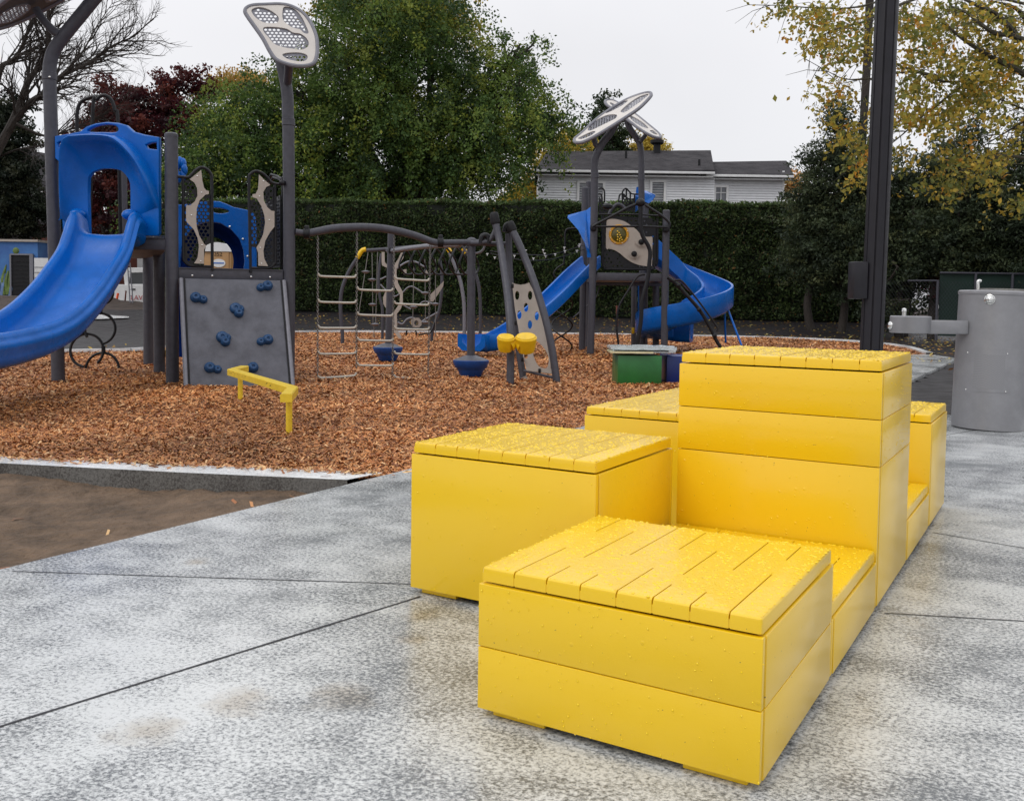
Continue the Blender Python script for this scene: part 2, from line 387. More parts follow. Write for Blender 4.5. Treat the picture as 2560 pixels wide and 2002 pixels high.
# ================================================================== SETTING
BA = -.5356; BO = Vector((.4742, 1.7110, 0)); BXV = Vector((math.cos(BA), math.sin(BA), 0)); BYV = Vector((-math.sin(BA), math.cos(BA), 0))
def B(x, y, z=0.): return BO + BXV * x + BYV * y + Vector((0, 0, z))
RB = Matrix((BXV, BYV, Vector((0, 0, 1)))).transposed()

def grid(name, x0, x1, y0, y1, nx, ny, hf, mt, kind='structure', label=None, skip=None):
    xs = np.linspace(x0, x1, nx); ys = np.linspace(y0, y1, ny)
    v = [(x, y, hf(x, y)) for y in ys for x in xs]
    f = []
    for j in range(ny - 1):
        for i in range(nx - 1):
            if skip and skip((xs[i] + xs[i + 1]) / 2, (ys[j] + ys[j + 1]) / 2): continue
            a = j * nx + i; f.append((a, a + 1, a + nx + 1, a + nx))
    me = bpy.data.meshes.new(name); me.from_pydata(v, [], f); me.materials.append(mt)
    for p in me.polygons: p.use_smooth = True
    o = bpy.data.objects.new(name, me); COL.objects.link(o); tag(o, label, None, None, kind); return o
from mathutils import noise as MN
def fn(x, y, s, k=0.): return MN.noise(Vector((x * s, y * s, k)))

# base terrain: one dark soil sheet that reaches far past everything
def base_h(x, y): return hgt(x, y) - .16 + (.0 if y < 26 else .06)
v = []; f = []
ysb = [-60, -5, 5, 15, 24, 25.4, 26, 26.9, 28, 29.5, 31.4, 35, 45, 60, 120, 400, 900]
for y in ysb:
    for x in (-900, -60, -20, 0, 20, 60, 900): v.append((x, y, base_h(x, y)))
for j in range(len(ysb) - 1):
    for i in range(6): f.append((j * 7 + i, j * 7 + i + 1, (j + 1) * 7 + i + 1, (j + 1) * 7 + i))
g = MB().add(v, f).build('ground', M['soil']); tag(g, kind='structure')

# concrete plaza and the path running off beside the wood chips (strip aligned with the yellow benches)
XL = -2.56
def slab(loop, z0, z1, name, mt):
    mb = MB(); n = len(loop); p0 = [B(a, b, z0) for a, b in loop]; p1 = [B(a, b, z1) for a, b in loop]
    mb.add(p0 + p1, [tuple(range(n, 2 * n)), tuple(range(n))[::-1]] + [(i, (i + 1) % n, n + (i + 1) % n, n + i) for i in range(n)])
    o = mb.build(name, mt, smooth=False); tag(o, kind='structure'); return o
slab([(XL, -7), (9, -7), (9, 6.9), (-1.17, 6.9), (-1.17, 16.1), (-1.75, 17.2), (XL, 16.0)], -.15, 0, 'pavement', M['conc'])
# joints: thin strips of dark filler 2 mm proud of the slab
jm = MB()
def joint(a, b, w=.0045):
    d = (b - a); d.normalize(); s = Vector((-d.y, d.x, 0)) * w
    n = max(2, int((b - a).length / .05)); L_ = []
    for i in range(n + 1):
        q = a + (b - a) * i / n; k = .75 + .5 * random.random(); L_ += [(q + s * k).to_tuple(), (q - s * k).to_tuple()]
    jm.add([(x, y, .0015) for x, y, z in L_], [(2 * i, 2 * i + 1, 2 * i + 3, 2 * i + 2) for i in range(n)])
joint(G(-200, 1878), G(1052, 1491)); joint(G(30, 1428), G(1055, 1461), .003)
joint(B(.02, 1.23), G(2700, 1561), .003); joint(B(.02, 2.39), G(2700, 1394), .003); joint(G(2520, 1062), G(2290, 1100), .003)
tag(jm.build('pavement_joint', M['joint'], smooth=False), kind='structure')

# kerb line round the wood chips (photo readings on flat ground)
near_kerb = [G(x, y) for x, y in ((-420, 1127), (0, 1144), (480, 1165), (957, 1184))]
near_front = [G(x, y) for x, y in ((-420, 1140), (0, 1160), (440, 1183), (868, 1202))]
mb = MB()
top = near_kerb + near_front[::-1]
n = len(near_kerb)
vv = [(p.x, p.y, .006) for p in near_kerb] + [(p.x, p.y, .006) for p in near_front]
mb.add(vv, [(i, i + 1, n + i + 1, n + i) for i in range(n - 1)])
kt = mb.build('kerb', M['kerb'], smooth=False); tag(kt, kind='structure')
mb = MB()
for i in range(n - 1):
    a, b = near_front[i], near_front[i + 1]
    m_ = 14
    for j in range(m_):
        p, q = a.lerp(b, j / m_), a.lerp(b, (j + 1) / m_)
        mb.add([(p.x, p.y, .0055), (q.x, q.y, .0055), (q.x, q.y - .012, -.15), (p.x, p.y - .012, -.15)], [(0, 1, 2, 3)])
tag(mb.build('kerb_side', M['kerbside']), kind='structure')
# sand bed with real relief, left of the slab
def sandh(x, y):
    return -.085 + .035 * fn(x, y, 1.3) + .018 * fn(x, y, 4, 3) + .014 * fn(x, y, 9, 5) + .009 * fn(x, y, 21, 8)
def tobn(x, y):
    x -= BO.x; y -= BO.y; return (x * BXV.x + y * BXV.y, x * BYV.x + y * BYV.y)
grid('sand', -5.5, -.55, 1.5, 5.6, 200, 170, sandh, M['sand'])

far_kerb = [Vector((-14, 9.2, 0)), G(-60, 884), G(130, 879), G(362, 873), Vector((-5.9, 17.6, 0)), Vector((-6.1, 21.5, 0)), Vector((-5.6, 24.0, 0)), Vector((-4.2, 25.0, 0)), Vector((-1, 25.4, 0)), Vector((3, 25.4, 0)), Vector((6.6, 24.7, 0)), Vector((8.3, 23.0, 0)), Vector((8.5, 20.5, 0)), Vector((7.9, 18, 0)), B(-1.75, 17.2)]
fk = smoothpts(far_kerb, 5)
mulch_poly = [(p.x, p.y) for p in near_kerb] + [(B(XL, 16).x, B(XL, 16).y), (B(-1.75, 17.2).x, B(-1.75, 17.2).y)] + [(p.x, p.y) for p in reversed(fk)] + [(-14, 5.3)]
def mulch_h(x, y):
    return -.03 + .03 * fn(x, y, .55) + .018 * fn(x, y, 1.7, 2) + (.012 * min(1, max(0, (y - 5.5) / 3)))
mp_ = MB(); nn = len(mulch_poly)
# wood-chip bed: triangulated outline subdivided to carry its relief
bm = bmesh.new(); vs_ = [bm.verts.new((x, y, 0)) for x, y in mulch_poly]; bm.faces.new(vs_)
bmesh.ops.triangulate(bm, faces=bm.faces[:])
for cut in range(-15, 10):
    bmesh.ops.bisect_plane(bm, geom=bm.verts[:] + bm.edges[:] + bm.faces[:], plane_co=(cut, 0, 0), plane_no=(1, 0, 0))
for cut in range(5, 26):
    bmesh.ops.bisect_plane(bm, geom=bm.verts[:] + bm.edges[:] + bm.faces[:], plane_co=(0, cut, 0), plane_no=(0, 1, 0))
bmesh.ops.subdivide_edges(bm, edges=bm.edges[:], cuts=1, use_grid_fill=True)
for v_ in bm.verts: v_.co.z = mulch_h(v_.co.x, v_.co.y)
me = bpy.data.meshes.new('mulch'); bm.to_mesh(me); bm.free(); me.materials.append(M['mulch'])
o = bpy.data.objects.new('mulch', me); COL.objects.link(o); tag(o, kind='structure')
# pale far kerb
mb = MB()
for i in range(len(fk) - 1):
    a, b = fk[i], fk[i + 1]; d = (b - a).normalized(); s = Vector((-d.y, d.x, 0)) * .075
    q = [a + s, b + s, b - s, a - s]
    mb.add([(p.x, p.y, .03) for p in q] + [(p.x, p.y, -.1) for p in q], [(0, 1, 2, 3), (0, 4, 5, 1), (2, 6, 7, 3)])
tag(mb.build('kerb_far', M['kerb'], smooth=False), kind='structure')
# asphalt walk behind, from the left round to the far right, climbing the bank
grid('path', -30, 30, 8.9, 31.6, 61, 90, lambda x, y: hgt(x, y) - .012 if y > 20 or x < 0 else -.05, M['asph'], skip=lambda x, y: inside((x, y), mulch_poly) or (x > -1 and y < 24 and x < 7.2) or (y < 13.5 and x < -14) or (tobn(x, y)[0] > -2.7 and tobn(x, y)[0] < -1.0 and tobn(x, y)[1] < 16.5))
grid('soil_bed', 3, 14, 5.4, 20, 60, 70, lambda x, y: -.03 + .025 * fn(x, y, 1.4) + .012 * fn(x, y, 5, 2), M['asph'], skip=lambda x, y: tobn(x, y)[0] < -1.19 or tobn(x, y)[1] < 6.92)
# concrete apron at the left behind the asphalt walk
mb = MB()
for poly in ([(-200, 801), (180, 802), (120, 786), (-200, 785)], [(212, 802), (322, 797), (322, 794), (230, 787), (205, 788)]):
    q = [GT(*p) for p in poly]; mb.add([(p.x, p.y, p.z + .03) for p in q], [tuple(range(len(q)))])
tag(mb.build('pavement_apron', M['kerb'], smooth=False), kind='structure')
# soil mounds at the left
def mound(x, y):
    a = math.exp(-((x + 17.5) / 4.2) ** 2 - ((y - 33.5) / 2.) ** 2) * .40 + math.exp(-((x + 14.6) / 2.2) ** 2 - ((y - 34) / 2.2) ** 2) * .10
    return hgt(x, y) - .05 + a * (1 + .5 * fn(x, y, 1.4)) + .05 * fn(x, y, 1.1) + .05 * fn(x, y, 3, 4)
grid('soil_mound', -30, -8, 29.5, 39, 140, 70, mound, M['soil'])

def scatter(name, P_, mt, size, colors, kind='stuff', tilt=.5, aspect=.3, label=None, parent=None, bend=0.):
    """many small leaf- or chip-sized quads. P_ (N,3) centres, size (N,), colors (N,3)"""
    N = len(P_); rng = RNG
    if tilt >= 2:      # any direction
        n_ = rng.normal(size=(N, 3))
    else:
        n_ = np.stack([rng.normal(size=N) * tilt, rng.normal(size=N) * tilt, np.ones(N)], 1)
    n_ /= np.linalg.norm(n_, axis=1, keepdims=True)
    a = rng.normal(size=(N, 3)); a -= n_ * (a * n_).sum(1, keepdims=True); a /= np.linalg.norm(a, axis=1, keepdims=True)
    b = np.cross(n_, a); s = np.asarray(size)[:, None] * .5; asp = aspect * (.7 + .6 * rng.random((N, 1)))
    V = np.empty((N, 4, 3))
    V[:, 0] = P_ - a * s; V[:, 1] = P_ - b * s * asp + n_ * s * bend; V[:, 2] = P_ + a * s; V[:, 3] = P_ + b * s * asp + n_ * s * bend
    off = np.array(parent.location) if parent else 0
    me = bpy.data.meshes.new(name); me.vertices.add(N * 4); me.vertices.foreach_set('co', (V - off).astype(np.float32).ravel())
    me.loops.add(N * 4); me.loops.foreach_set('vertex_index', np.arange(N * 4, dtype=np.int32))
    me.polygons.add(N); me.polygons.foreach_set('loop_start', np.arange(0, N * 4, 4, dtype=np.int32)); me.polygons.foreach_set('loop_total', np.full(N, 4, dtype=np.int32))
    me.update(calc_edges=True)
    at = me.color_attributes.new('Col', 'FLOAT_COLOR', 'POINT')
    c = np.ones((N, 4, 4), np.float32); c[:, :, :3] = np.asarray(colors)[:, None, :]; at.data.foreach_set('color', c.ravel())
    me.materials.append(mt); o = bpy.data.objects.new(name, me); COL.objects.link(o); o.parent = parent
    if kind: o['kind'] = kind
    if label: o['label'] = label
    return o
def pal(N, cols, w=None, jit=.25):
    c = np.array(cols)[RNG.choice(len(cols), N, p=None if w is None else np.array(w) / sum(w))]
    return c * (1 + jit * (RNG.random((N, 1)) * 2 - 1))
def rect_chips(name, P_, size, colors):
    N = len(P_); rng = RNG
    n_ = np.stack([rng.normal(size=N) * .38, rng.normal(size=N) * .38, np.ones(N)], 1); n_ /= np.linalg.norm(n_, axis=1, keepdims=True)
    a = rng.normal(size=(N, 3)); a -= n_ * (a * n_).sum(1, keepdims=True); a /= np.linalg.norm(a, axis=1, keepdims=True)
    b = np.cross(n_, a); s = size[:, None] * .5; w = s * (.16 + .3 * rng.random((N, 1)))
    V = np.empty((N, 4, 3)); V[:, 0] = P_ - a * s - b * w * .6; V[:, 1] = P_ + a * s * .9 - b * w; V[:, 2] = P_ + a * s + b * w * .5; V[:, 3] = P_ - a * s * .85 + b * w
    me = bpy.data.meshes.new(name); me.vertices.add(N * 4); me.vertices.foreach_set('co', V.astype(np.float32).ravel())
    me.loops.add(N * 4); me.loops.foreach_set('vertex_index', np.arange(N * 4, dtype=np.int32))
    me.polygons.add(N); me.polygons.foreach_set('loop_start', np.arange(0, N * 4, 4, dtype=np.int32)); me.polygons.foreach_set('loop_total', np.full(N, 4, dtype=np.int32))
    me.update(calc_edges=True)
    at = me.color_attributes.new('Col', 'FLOAT_COLOR', 'POINT'); c = np.ones((N, 4, 4), np.float32); c[:, :, :3] = colors[:, None, :]; at.data.foreach_set('color', c.ravel())
    me.materials.append(M['chip']); o = bpy.data.objects.new(name, me); COL.objects.link(o); return o
# ---- chips
def in_poly_np(X, Y_, poly):
    c = np.zeros(len(X), bool); j = len(poly) - 1
    for i in range(len(poly)):
        xi, yi = poly[i]; xj, yj = poly[j]
        m_ = ((yi > Y_) != (yj > Y_)) & (X < (xj - xi) * (Y_ - yi) / ((yj - yi) if yj != yi else 1e-9) + xi); c ^= m_; j = i
    return c
N0 = 400000
yy = 4.55 * (25.6 / 4.55) ** (RNG.random(N0) ** 1.15); xx = (RNG.random(N0) * 2 - 1) * (yy * .62 + .5)
ok = in_poly_np(xx, yy, mulch_poly); xx, yy = xx[ok], yy[ok]
zz = np.array([mulch_h(a, b) for a, b in zip(xx, yy)]) + .004 + .016 * RNG.random(len(xx))
chipc = pal(len(xx), [(.56, .26, .095), (.42, .165, .055), (.66, .37, .17), (.24, .085, .035), (.74, .50, .28), (.50, .21, .065)], [4, 4, 2.2, 2.2, .5, 3], .28)
# damp and dry patches of real wood colour
pt = np.array([fn(a, b, .8, 9) for a, b in zip(xx, yy)]); chipc *= (.9 + .45 * pt)[:, None] * np.array([1.0, .94, .86])
o = rect_chips('wood_chips', np.stack([xx, yy, zz], 1), (.020 + .032 * RNG.random(len(xx))) * np.clip(yy / 8, .85, 1.9), chipc); o['kind'] = 'stuff'
# stray chips on the slab edge, kerb and sand
q = []
for i in range(420):
    t = random.random(); a = near_kerb[1].lerp(near_kerb[3], t); q.append((a.x + random.gauss(0, .05), a.y - abs(random.gauss(0, .05)), .012))
for i in range(160):
    b_ = B(XL + abs(random.gauss(0, .05)), random.uniform(2.2, 15)); q.append((b_.x, b_.y, .004))
for i in range(16):
    x = random.uniform(-2.6, -.9); y = random.uniform(3.2, 4.8)
    if tobn(x, y)[0] < XL - .05: q.append((x, y, sandh(x, y) + .006))
q = np.array(q); o = rect_chips('stray_wood_chips', q, .02 + .04 * RNG.random(len(q)), pal(len(q), [(.5, .24, .1), (.3, .12, .05), (.66, .42, .2)])); o['kind'] = 'stuff'
# ---- fallen leaves on the walk and bank, the bed at the right and the chips
q = []; 
for i in range(5200):
    x = random.uniform(-7, 15); y = random.uniform(15, 30.5)
    if inside((x, y), mulch_poly):
        if random.random() > .06: continue
        q.append((x, y, mulch_h(x, y) + .03))
    else:
        if x < -2 and random.random() > .35 and y < 27: continue
        q.append((x, y, hgt(x, y) + .012 + random.random() * .015))
for i in range(900):
    x = random.uniform(5, 14); y = random.uniform(8, 22)
    if tobn(x, y)[0] > -1.1 and tobn(x, y)[1] > 7 and random.random() < (y - 6) / 14: q.append((x, y, .02))
for a, b in ((1503, 940), (2425, 930), (2377, 928), (1040, 900), (985, 938), (700, 905)): p = G(a, b); q.append((p.x, p.y, .03))
q = np.array(q); scatter('fallen_leaves', q, M['leaf'], .05 + .05 * RNG.random(len(q)), pal(len(q), [(.55, .36, .06), (.42, .22, .05), (.62, .5, .16), (.25, .12, .05)]), tilt=.25, aspect=.6)

# ================================================================== YELLOW BENCH BLOCKS
T = .14; LID = .0366; GAP = .018
FR = [0, 1, 2, 3, 4, 5, 6]
slots_f = [(-.542, -.03, .249), (-.463, -.03, .115), (-.384, -.03, .093), (-.303, -.03, .203), (-.225, -.03, .113), (-.147, -.03, .103), (-.069, -.03, .300),
           (-.551, .431, .60), (-.469, .196, .478), (-.389, .273, .64), (-.311, .382, .573), (-.23, .192, .417), (-.150, .284, .567), (-.072, .431, .566)]
def lid_mesh(x0, x1, y0, y1, z, pattern, flip=False):
    e = .006; pl = Pl(B(x0, y0, z), BXV, BYV); Wd, D = x1 - x0, y1 - y0; holes = []; out_ = [(e, e)]
    rows = max(1, round(D / .6)); cols = max(1, round(Wd / .63))
    notch = []
    for r in range(rows):
        for c in range(cols):
            for k, (sx, a, b) in enumerate(pattern):
                X = c * .63 + sx + .63
                if not e + .01 < X < Wd - e - .01: continue
                a_, b_ = a + r * .6, b + r * .6
                if a < 0 and r == 0: notch.append((X, min(b_, D - e - .02)))
                else:
                    a_ = max(a_, e + .012); b_ = min(b_, D - .02)
                    if b_ - a_ > .03: holes.append([(X - .0015, a_), (X + .0015, a_), (X + .0015, b_), (X - .0015, b_)])
    out_ = [(e, e)]
    for X, b in sorted(notch): out_ += [(X - .0015, e), (X - .0015, b), (X + .0015, b), (X + .0015, e)]
    out_ += [(Wd - e, e), (Wd - e, D - e), (e, D - e)]
    v, f = curve_fill([out_] + holes, LID - .005, 0)
    # round the outer top and corner edges
    bm = bmesh.new(); V = [bm.verts.new(q) for q in v]
    for q in f:
        try: bm.faces.new([V[i] for i in q])
        except ValueError: pass
    bmesh.ops.remove_doubles(bm, verts=bm.verts[:], dist=1e-5)
    es = []
    for ed in bm.edges:
        a, b = ed.verts[0].co, ed.verts[1].co
        outer = lambda p: abs(p.x - e) < 1e-4 or abs(p.x - Wd + e) < 1e-4 or abs(p.y - e) < 1e-4 or abs(p.y - D + e) < 1e-4
        if outer(a) and outer(b) and len(ed.link_faces) == 2 and ed.calc_face_angle(0) > .5:
            if abs(a.z - b.z) > .01:
                if (abs(a.x - e) < 1e-4 or abs(a.x - Wd + e) < 1e-4) and (abs(a.y - e) < 1e-4 or abs(a.y - D + e) < 1e-4): es.append(ed)
            elif a.z > 0: es.append(ed)
    bmesh.ops.bevel(bm, geom=es, offset=.0075, segments=3, affect='EDGES', profile=.5, clamp_overlap=True)
    bm.verts.index_update(); v = [v_.co.copy() for v_ in bm.verts]; f = [[q.index for q in ff.verts] for ff in bm.faces]; bm.free()
    mb = MB(); mb.add([pl.to(a, b, c) for a, b, c in v], f); return mb
def beads(x0, x1, y0, y1, z, n, root, rmax=.0048):
    rng = np.random.default_rng(int(abs(x0 * 100 + y0 * 1000)) + 5); V = []; F = []
    for i in range(n):
        r = .001 + (rmax - .001) * rng.random() ** 2.8
        x = x0 + .01 + rng.random() * (x1 - x0 - .02); y = y0 + .01 + rng.random() * (y1 - y0 - .02)
        if rng.random() < .06:      # more along the rim, where they stand proud against what is behind
            if rng.random() < .5: x = (x0 + .009) if rng.random() < .5 else (x1 - .009)
            else: y = y1 - .009
        if any(abs((x - x0) % .63 - (sx + .63)) < .0045 for sx, _a, _b in slots_f): continue
        el = 1 + rng.random() ** 3 * .8; th = rng.random() * 3.14; h = r * .36; o_ = len(V); K = 9
        for ring, (rr, hh) in enumerate(((1, 0), (.82, .6), (.45, .93))):
            for j in range(K):
                w = 2 * math.pi * j / K; a, b = math.cos(w) * r * rr * el, math.sin(w) * r * rr
                V.append(B(x + a * math.cos(th) - b * math.sin(th), y + a * math.sin(th) + b * math.cos(th), z + h * hh - .0002))
        V.append(B(x, y, z + h))
        for rg in range(2):
            for j in range(K): F.append((o_ + rg * K + j, o_ + rg * K + (j + 1) % K, o_ + (rg + 1) * K + (j + 1) % K, o_ + (rg + 1) * K + j))
        for j in range(K): F.append((o_ + 2 * K + j, o_ + 2 * K + (j + 1) % K, o_ + 3 * K))
    o = MB().add(V, F).build('rain_beads', M['ydrop'], root, ang=80); o['kind'] = 'stuff'
def face_beads(plan, root, n):
    """drops clinging to an upright panel: plan = (bench point, along vector, width, z0, z1, outward)"""
    P0, al, wd, z0, z1, nn_ = plan; mb = MB(); rng = random.Random(int(z1 * 1000 + wd * 77))
    for i in range(n):
        r = .0007 + .0018 * rng.random() ** 2.2; u, z = rng.random() * wd, z0 + rng.random() * (z1 - z0)
        c = P0 + al * u + Vector((0, 0, z)) + nn_ * .0005
        K = 6; vs = []; up = Vector((0, 0, 1))
        for rr, hh in ((1, 0), (.7, .7)):
            for j in range(K):
                w = 2 * math.pi * j / K; vs.append(c + al * math.cos(w) * r * rr + up * math.sin(w) * r * 1.25 * rr + nn_ * r * .6 * hh)
        vs.append(c + nn_ * r * .62 - up * r * .2)
        mb.add(vs, [(j, (j + 1) % K, K + (j + 1) % K, K + j) for j in range(K)] + [(K + j, K + (j + 1) % K, 2 * K) for j in range(K)])
    o = mb.build('raindrops', M['ydrop'], root, ang=80); o['kind'] = 'stuff'
def block(x0, x1, y0, y1, tiers, label, splits=None, pattern=slots_f, nb=2200, hidden=()):
    """one bench block: panels per tier on four sides, lid, feet. splits = heights (in tiers) where panels part"""
    c = B((x0 + x1) / 2, (y0 + y1) / 2); r = empty('bench_block', c, label, 'bench', 'yellow wet bench blocks of the plaza')
    sp = splits or {}
    t = .018; g_ = .001
    for side in ('front', 'back', 'left', 'right'):
        ss = sp.get(side, list(range(tiers + 1)))
        for k in range(len(ss) - 1):
            z0 = GAP + ss[k] * T + g_; z1 = GAP + ss[k + 1] * T - g_
            if side in ('front', 'back'):
                yc = y0 + t / 2 if side == 'front' else y1 - t / 2
                cc = B((x0 + x1) / 2, yc, (z0 + z1) / 2); d = (x1 - x0 - .004, t, z1 - z0)
            else:
                xc = x0 + t / 2 if side == 'left' else x1 - t / 2
                cc = B(xc, (y0 + y1) / 2, (z0 + z1) / 2); d = (t, y1 - y0 - 2 * t - .004, z1 - z0)
            mb = MB(); mb.box(cc, d, RB, .002); mb.build('panel', M['yside'], r)
    mb = MB(); zc = (GAP + tiers * T) / 2
    mb.box(B((x0 + x1) / 2, (y0 + y1) / 2, zc + .02), (x1 - x0 - .02, y1 - y0 - .02, GAP + tiers * T - .05), RB); mb.build('frame', M['rubber'], r, smooth=False)
    zt = GAP + tiers * T + .004 + (LID - .005) / 2
    lid_mesh(x0, x1, y0, y1, zt, pattern).build('lid', M['ytop'], r, ang=22)
    mb = MB(); mb.box(B((x0 + x1) / 2, y0 + .017, zt - .0062), (x1 - x0 - .0145, .0205, .0168), RB); mb.build('lid_underside', M['yside'], r, smooth=False)
    if nb: beads(x0, x1, y0, y1, zt + (LID - .005) / 2, nb, r)
    for fx in (x0 + .095, x1 - .095):
        for fy in (y0 + .06, y1 - .06):
            mb = MB(); mb.box(B(fx, fy, .0115), (.13, .08, .021), RB, .003); mb.build('foot', M['yside'], r)
    return r
mw = .63; md = .6
def r_beads(r, x0, x1, y0, y1, tiers, n):
    face_beads((B(x0, y0), BXV, x1 - x0, GAP, GAP + tiers * T, -BYV), r, n)
bF = block(-mw, 0, 0, md, 2, 'low yellow bench block nearest the camera, two panels high with a slotted wet lid', nb=3000); r_beads(bF, -mw, 0, 0, md, 2, 300)
flip = [(-.63 - s, a, b) for s, a, b in slots_f]
stepP = [(-.545, -.03, .5), (-.395, .1, .486), (-.468, .2, .64), (-.315, .1, .532), (-.234, .25, .57), (-.155, .2, .531), (-.077, .15, .452)]
bS = block(-mw, 0, md + .003, 2 * md, 1, 'lowest yellow step block one panel high between the front seat and the tall block', pattern=[(a, b, c) for a, b, c in stepP], nb=1500)
bT = block(-mw, 0, 2 * md + .003, 3 * md, 5, 'tallest yellow block standing in the middle of the bench group', splits=dict(front=[0, 3, 4, 5], right=[0, 3, 4, 5], left=[0, 3, 4, 5], back=[0, 3, 4, 5]), nb=2600)
face_beads((B(-mw, 2 * md + .003), BXV, mw, .2, .71, -BYV), bT, 300); face_beads((B(0, 2 * md + .003), BYV, md, .42, .71, BXV), bT, 320)
bL = block(-1.276, -.641, .6166, 1.2, 3, 'mid height yellow block at the left with one big plain panel a side', splits={k: [0, 3] for k in ('front', 'back', 'left', 'right')}, pattern=[(a, b if b < 0 else b, c) for a, b, c in slots_f], nb=3000)
r_beads(bL, -1.276, -.641, .6166, 1.2, 3, 180); face_beads((B(-.641, .6166), BYV, .58, .16, .44, BXV), bL, 150)
bB = block(-1.276, -.641, 1.823, 3.0, 3, 'yellow block partly hidden behind the left side of the tall block', splits={k: [0, 3] for k in ('front', 'back', 'left', 'right')}, nb=2600)
bW = block(-mw, 0, 3 * md + .003, 4 * md, 1, 'low yellow step block behind the tall block, seen at its right foot', nb=700)
bE = block(-mw, 0, 4 * md + .003, 4.93 * md, 3, 'far end yellow block right of the tall block, three panels high', splits={k: [0, 3] for k in ('front', 'back', 'left', 'right')}, nb=1500)

# ================================================================== NEAR PLAY TOWER
z1 = zs(0, 0, .35136); z2 = zs(0, 500, .35136); z3 = zs(700, 500, .32199); z4 = zs(1200, 180, .35136); z5 = zs(1300, 400, .35129)
z8 = zs(400, 380, .23419); z9 = zs(820, 560, .17562); zl = zs(560, 0, .17564); z10 = zs(1400, 440, .15221); zc = zs(0, 0, .17564); zf = zs(1420, 210, .15222)
zd = zs(1960, 500, .35129); ze = zs(2180, 680, .23414); zt_ = zs(0, 560, .21978); zg = zs(1400, 680, .22894); zy = zs(1130, 820, .13278)
UP = Vector((0, 0, 1))
PA = P(146, 900, 10.05); PC = P(431, 900, 9.85); PB = P(722, 900, 10.35)
tower = empty('play_tower', (-3.55, 10.4, 0), 'grey play tower with blue slide and rock climbing panel at the left', 'play structure')
def up_post(mb, p, top, r=.066, bot=-.25, n=20):
    mb.tube([(p.x, p.y, bot), (p.x, p.y, top)], r, n, 1)
def collar(mb, c, r, h=.09): mb.lathe([(r, -h / 2), (r + .006, -h / 2 + .004), (r + .006, h / 2 - .004), (r, h / 2)], c, 20)
def bolts(name, pts, r, nrm, root):
    for p in pts:
        mb = MB(); mb.lathe([(r, 0), (r * .9, r * .5), (r * .4, r * .8), (0, r * .85)], p, 8, nrm); mb.build(name, M['bright'], root)
def postz(px, py, y): return P(px, py, y).z
# tall left post that bends up to a canopy
mb = MB(); y = 10.05
pts = [Vector((PA.x, y, -.25)), P(135, 560, y), P(125, 230, y)] + [P(*q, y) for q in zc((705, 1050), (715, 900), (760, 740), (860, 580), (985, 420), (1150, 220), (1330, 0), (1480, -180))]
mb.tube(pts, .068, 18, 5); c = P(124, 192, y); collar(mb, c, .068, .08); mb.build('post', M['post'], tower)
mb = MB(); mb.tube([P(*q, y - .02) for q in zc((850, 500), (760, 440), (650, 330), (560, 210), (510, 130))], [.05, .045, .04, .04, .045], 12, 4); mb.build('canopy_arm', M['post'], tower)
# mid post with domed cap, right tall post
mb = MB(); up_post(mb, PC, postz(418, 336, 9.85)); mb.build('post', M['post'], tower)
mb = MB(); zt = postz(418, 336, 9.85); mb.lathe([(.069, -.03), (.069, 0), (.05, .016), (0, .022)], (PC.x, PC.y, zt), 20); mb.build('post_cap', M['post'], tower)
mb = MB(); y = PB.y
pts = [Vector((PB.x, y, -.25)), P(723, 620, y), P(721, 330, y)] + [P(*q, y) for q in zs(560, 0, .17564)((910, 1650), (905, 1400), (885, 1220), (850, 1050), (815, 880), (790, 700))]
mb.tube(pts, .064, 18, 5); collar(mb, P(721, 306, y), .064, .08); mb.build('post', M['post'], tower)
mb = MB(); a, b = P(*zl((905, 1170))[0], y - .09), P(*zl((930, 860))[0], y - .42); mb.tube([a, b], .045, 12, 1); mb.build('canopy_arm', M['post'], tower)
bolts('bolt', [P(124, 193, 9.975)], .012, Vector((0, -1, 0)), tower)
# rear posts
for (px, y, tz) in ((398, 11.3, 1.62), (371, 12.4, 1.7)):
    p = P(px, 800, y); mb = MB(); up_post(mb, p, tz); mb.build('post', M['post'], tower)
PR1 = P(398, 800, 11.3); PR2 = P(371, 800, 12.4)

def leafplate(root, pl, outline, ovals, mesh=True, rim=.022, hole=.016, pitch=.043, mp='leaf_plate'):
    """perforated canopy leaf: rim tube, sheet with openings, honeycomb infill"""
    O2 = sm2(outline, 4)
    mb = MB(); mb.tube([pl.to(a, b) for a, b in O2], rim, 8, 1, closed=True); rimo = mb.build('canopy_rim', M['steelgrey'], root)
    cx = sum(p[0] for p in O2) / len(O2); cy = sum(p[1] for p in O2) / len(O2)
    ins = [(cx + (a - cx) * .975, cy + (b - cy) * .975) for a, b in O2]
    mb = MB(); mb.plate(pl, [ins] + ovals, .014, w=.004); sh = mb.build('canopy_sheet', M[mp], root, smooth=False)
    if mesh:
        for ov in ovals:
            ccx = sum(p[0] for p in ov) / len(ov); ccy = sum(p[1] for p in ov) / len(ov)
            big = [(ccx + (a - ccx) * 1.04, ccy + (b - ccy) * 1.04) for a, b in ov]
            mb = MB(); mb.plate(pl, [big] + honey(ov, hole, pitch), .006, w=-.008); mb.build('perforated_insert', M['steelgrey'], root, smooth=False)
M['steelgrey'] = mat('light_grey_metal', (.20, .20, .23), .42, .2, var=.2, vs=20)
M['underside'] = mat('shaded_canopy_sheet', (.065, .065, .07), .5, 0, var=.2, vs=9)  # canopy sheet darkened in colour to carry the shade of its underside
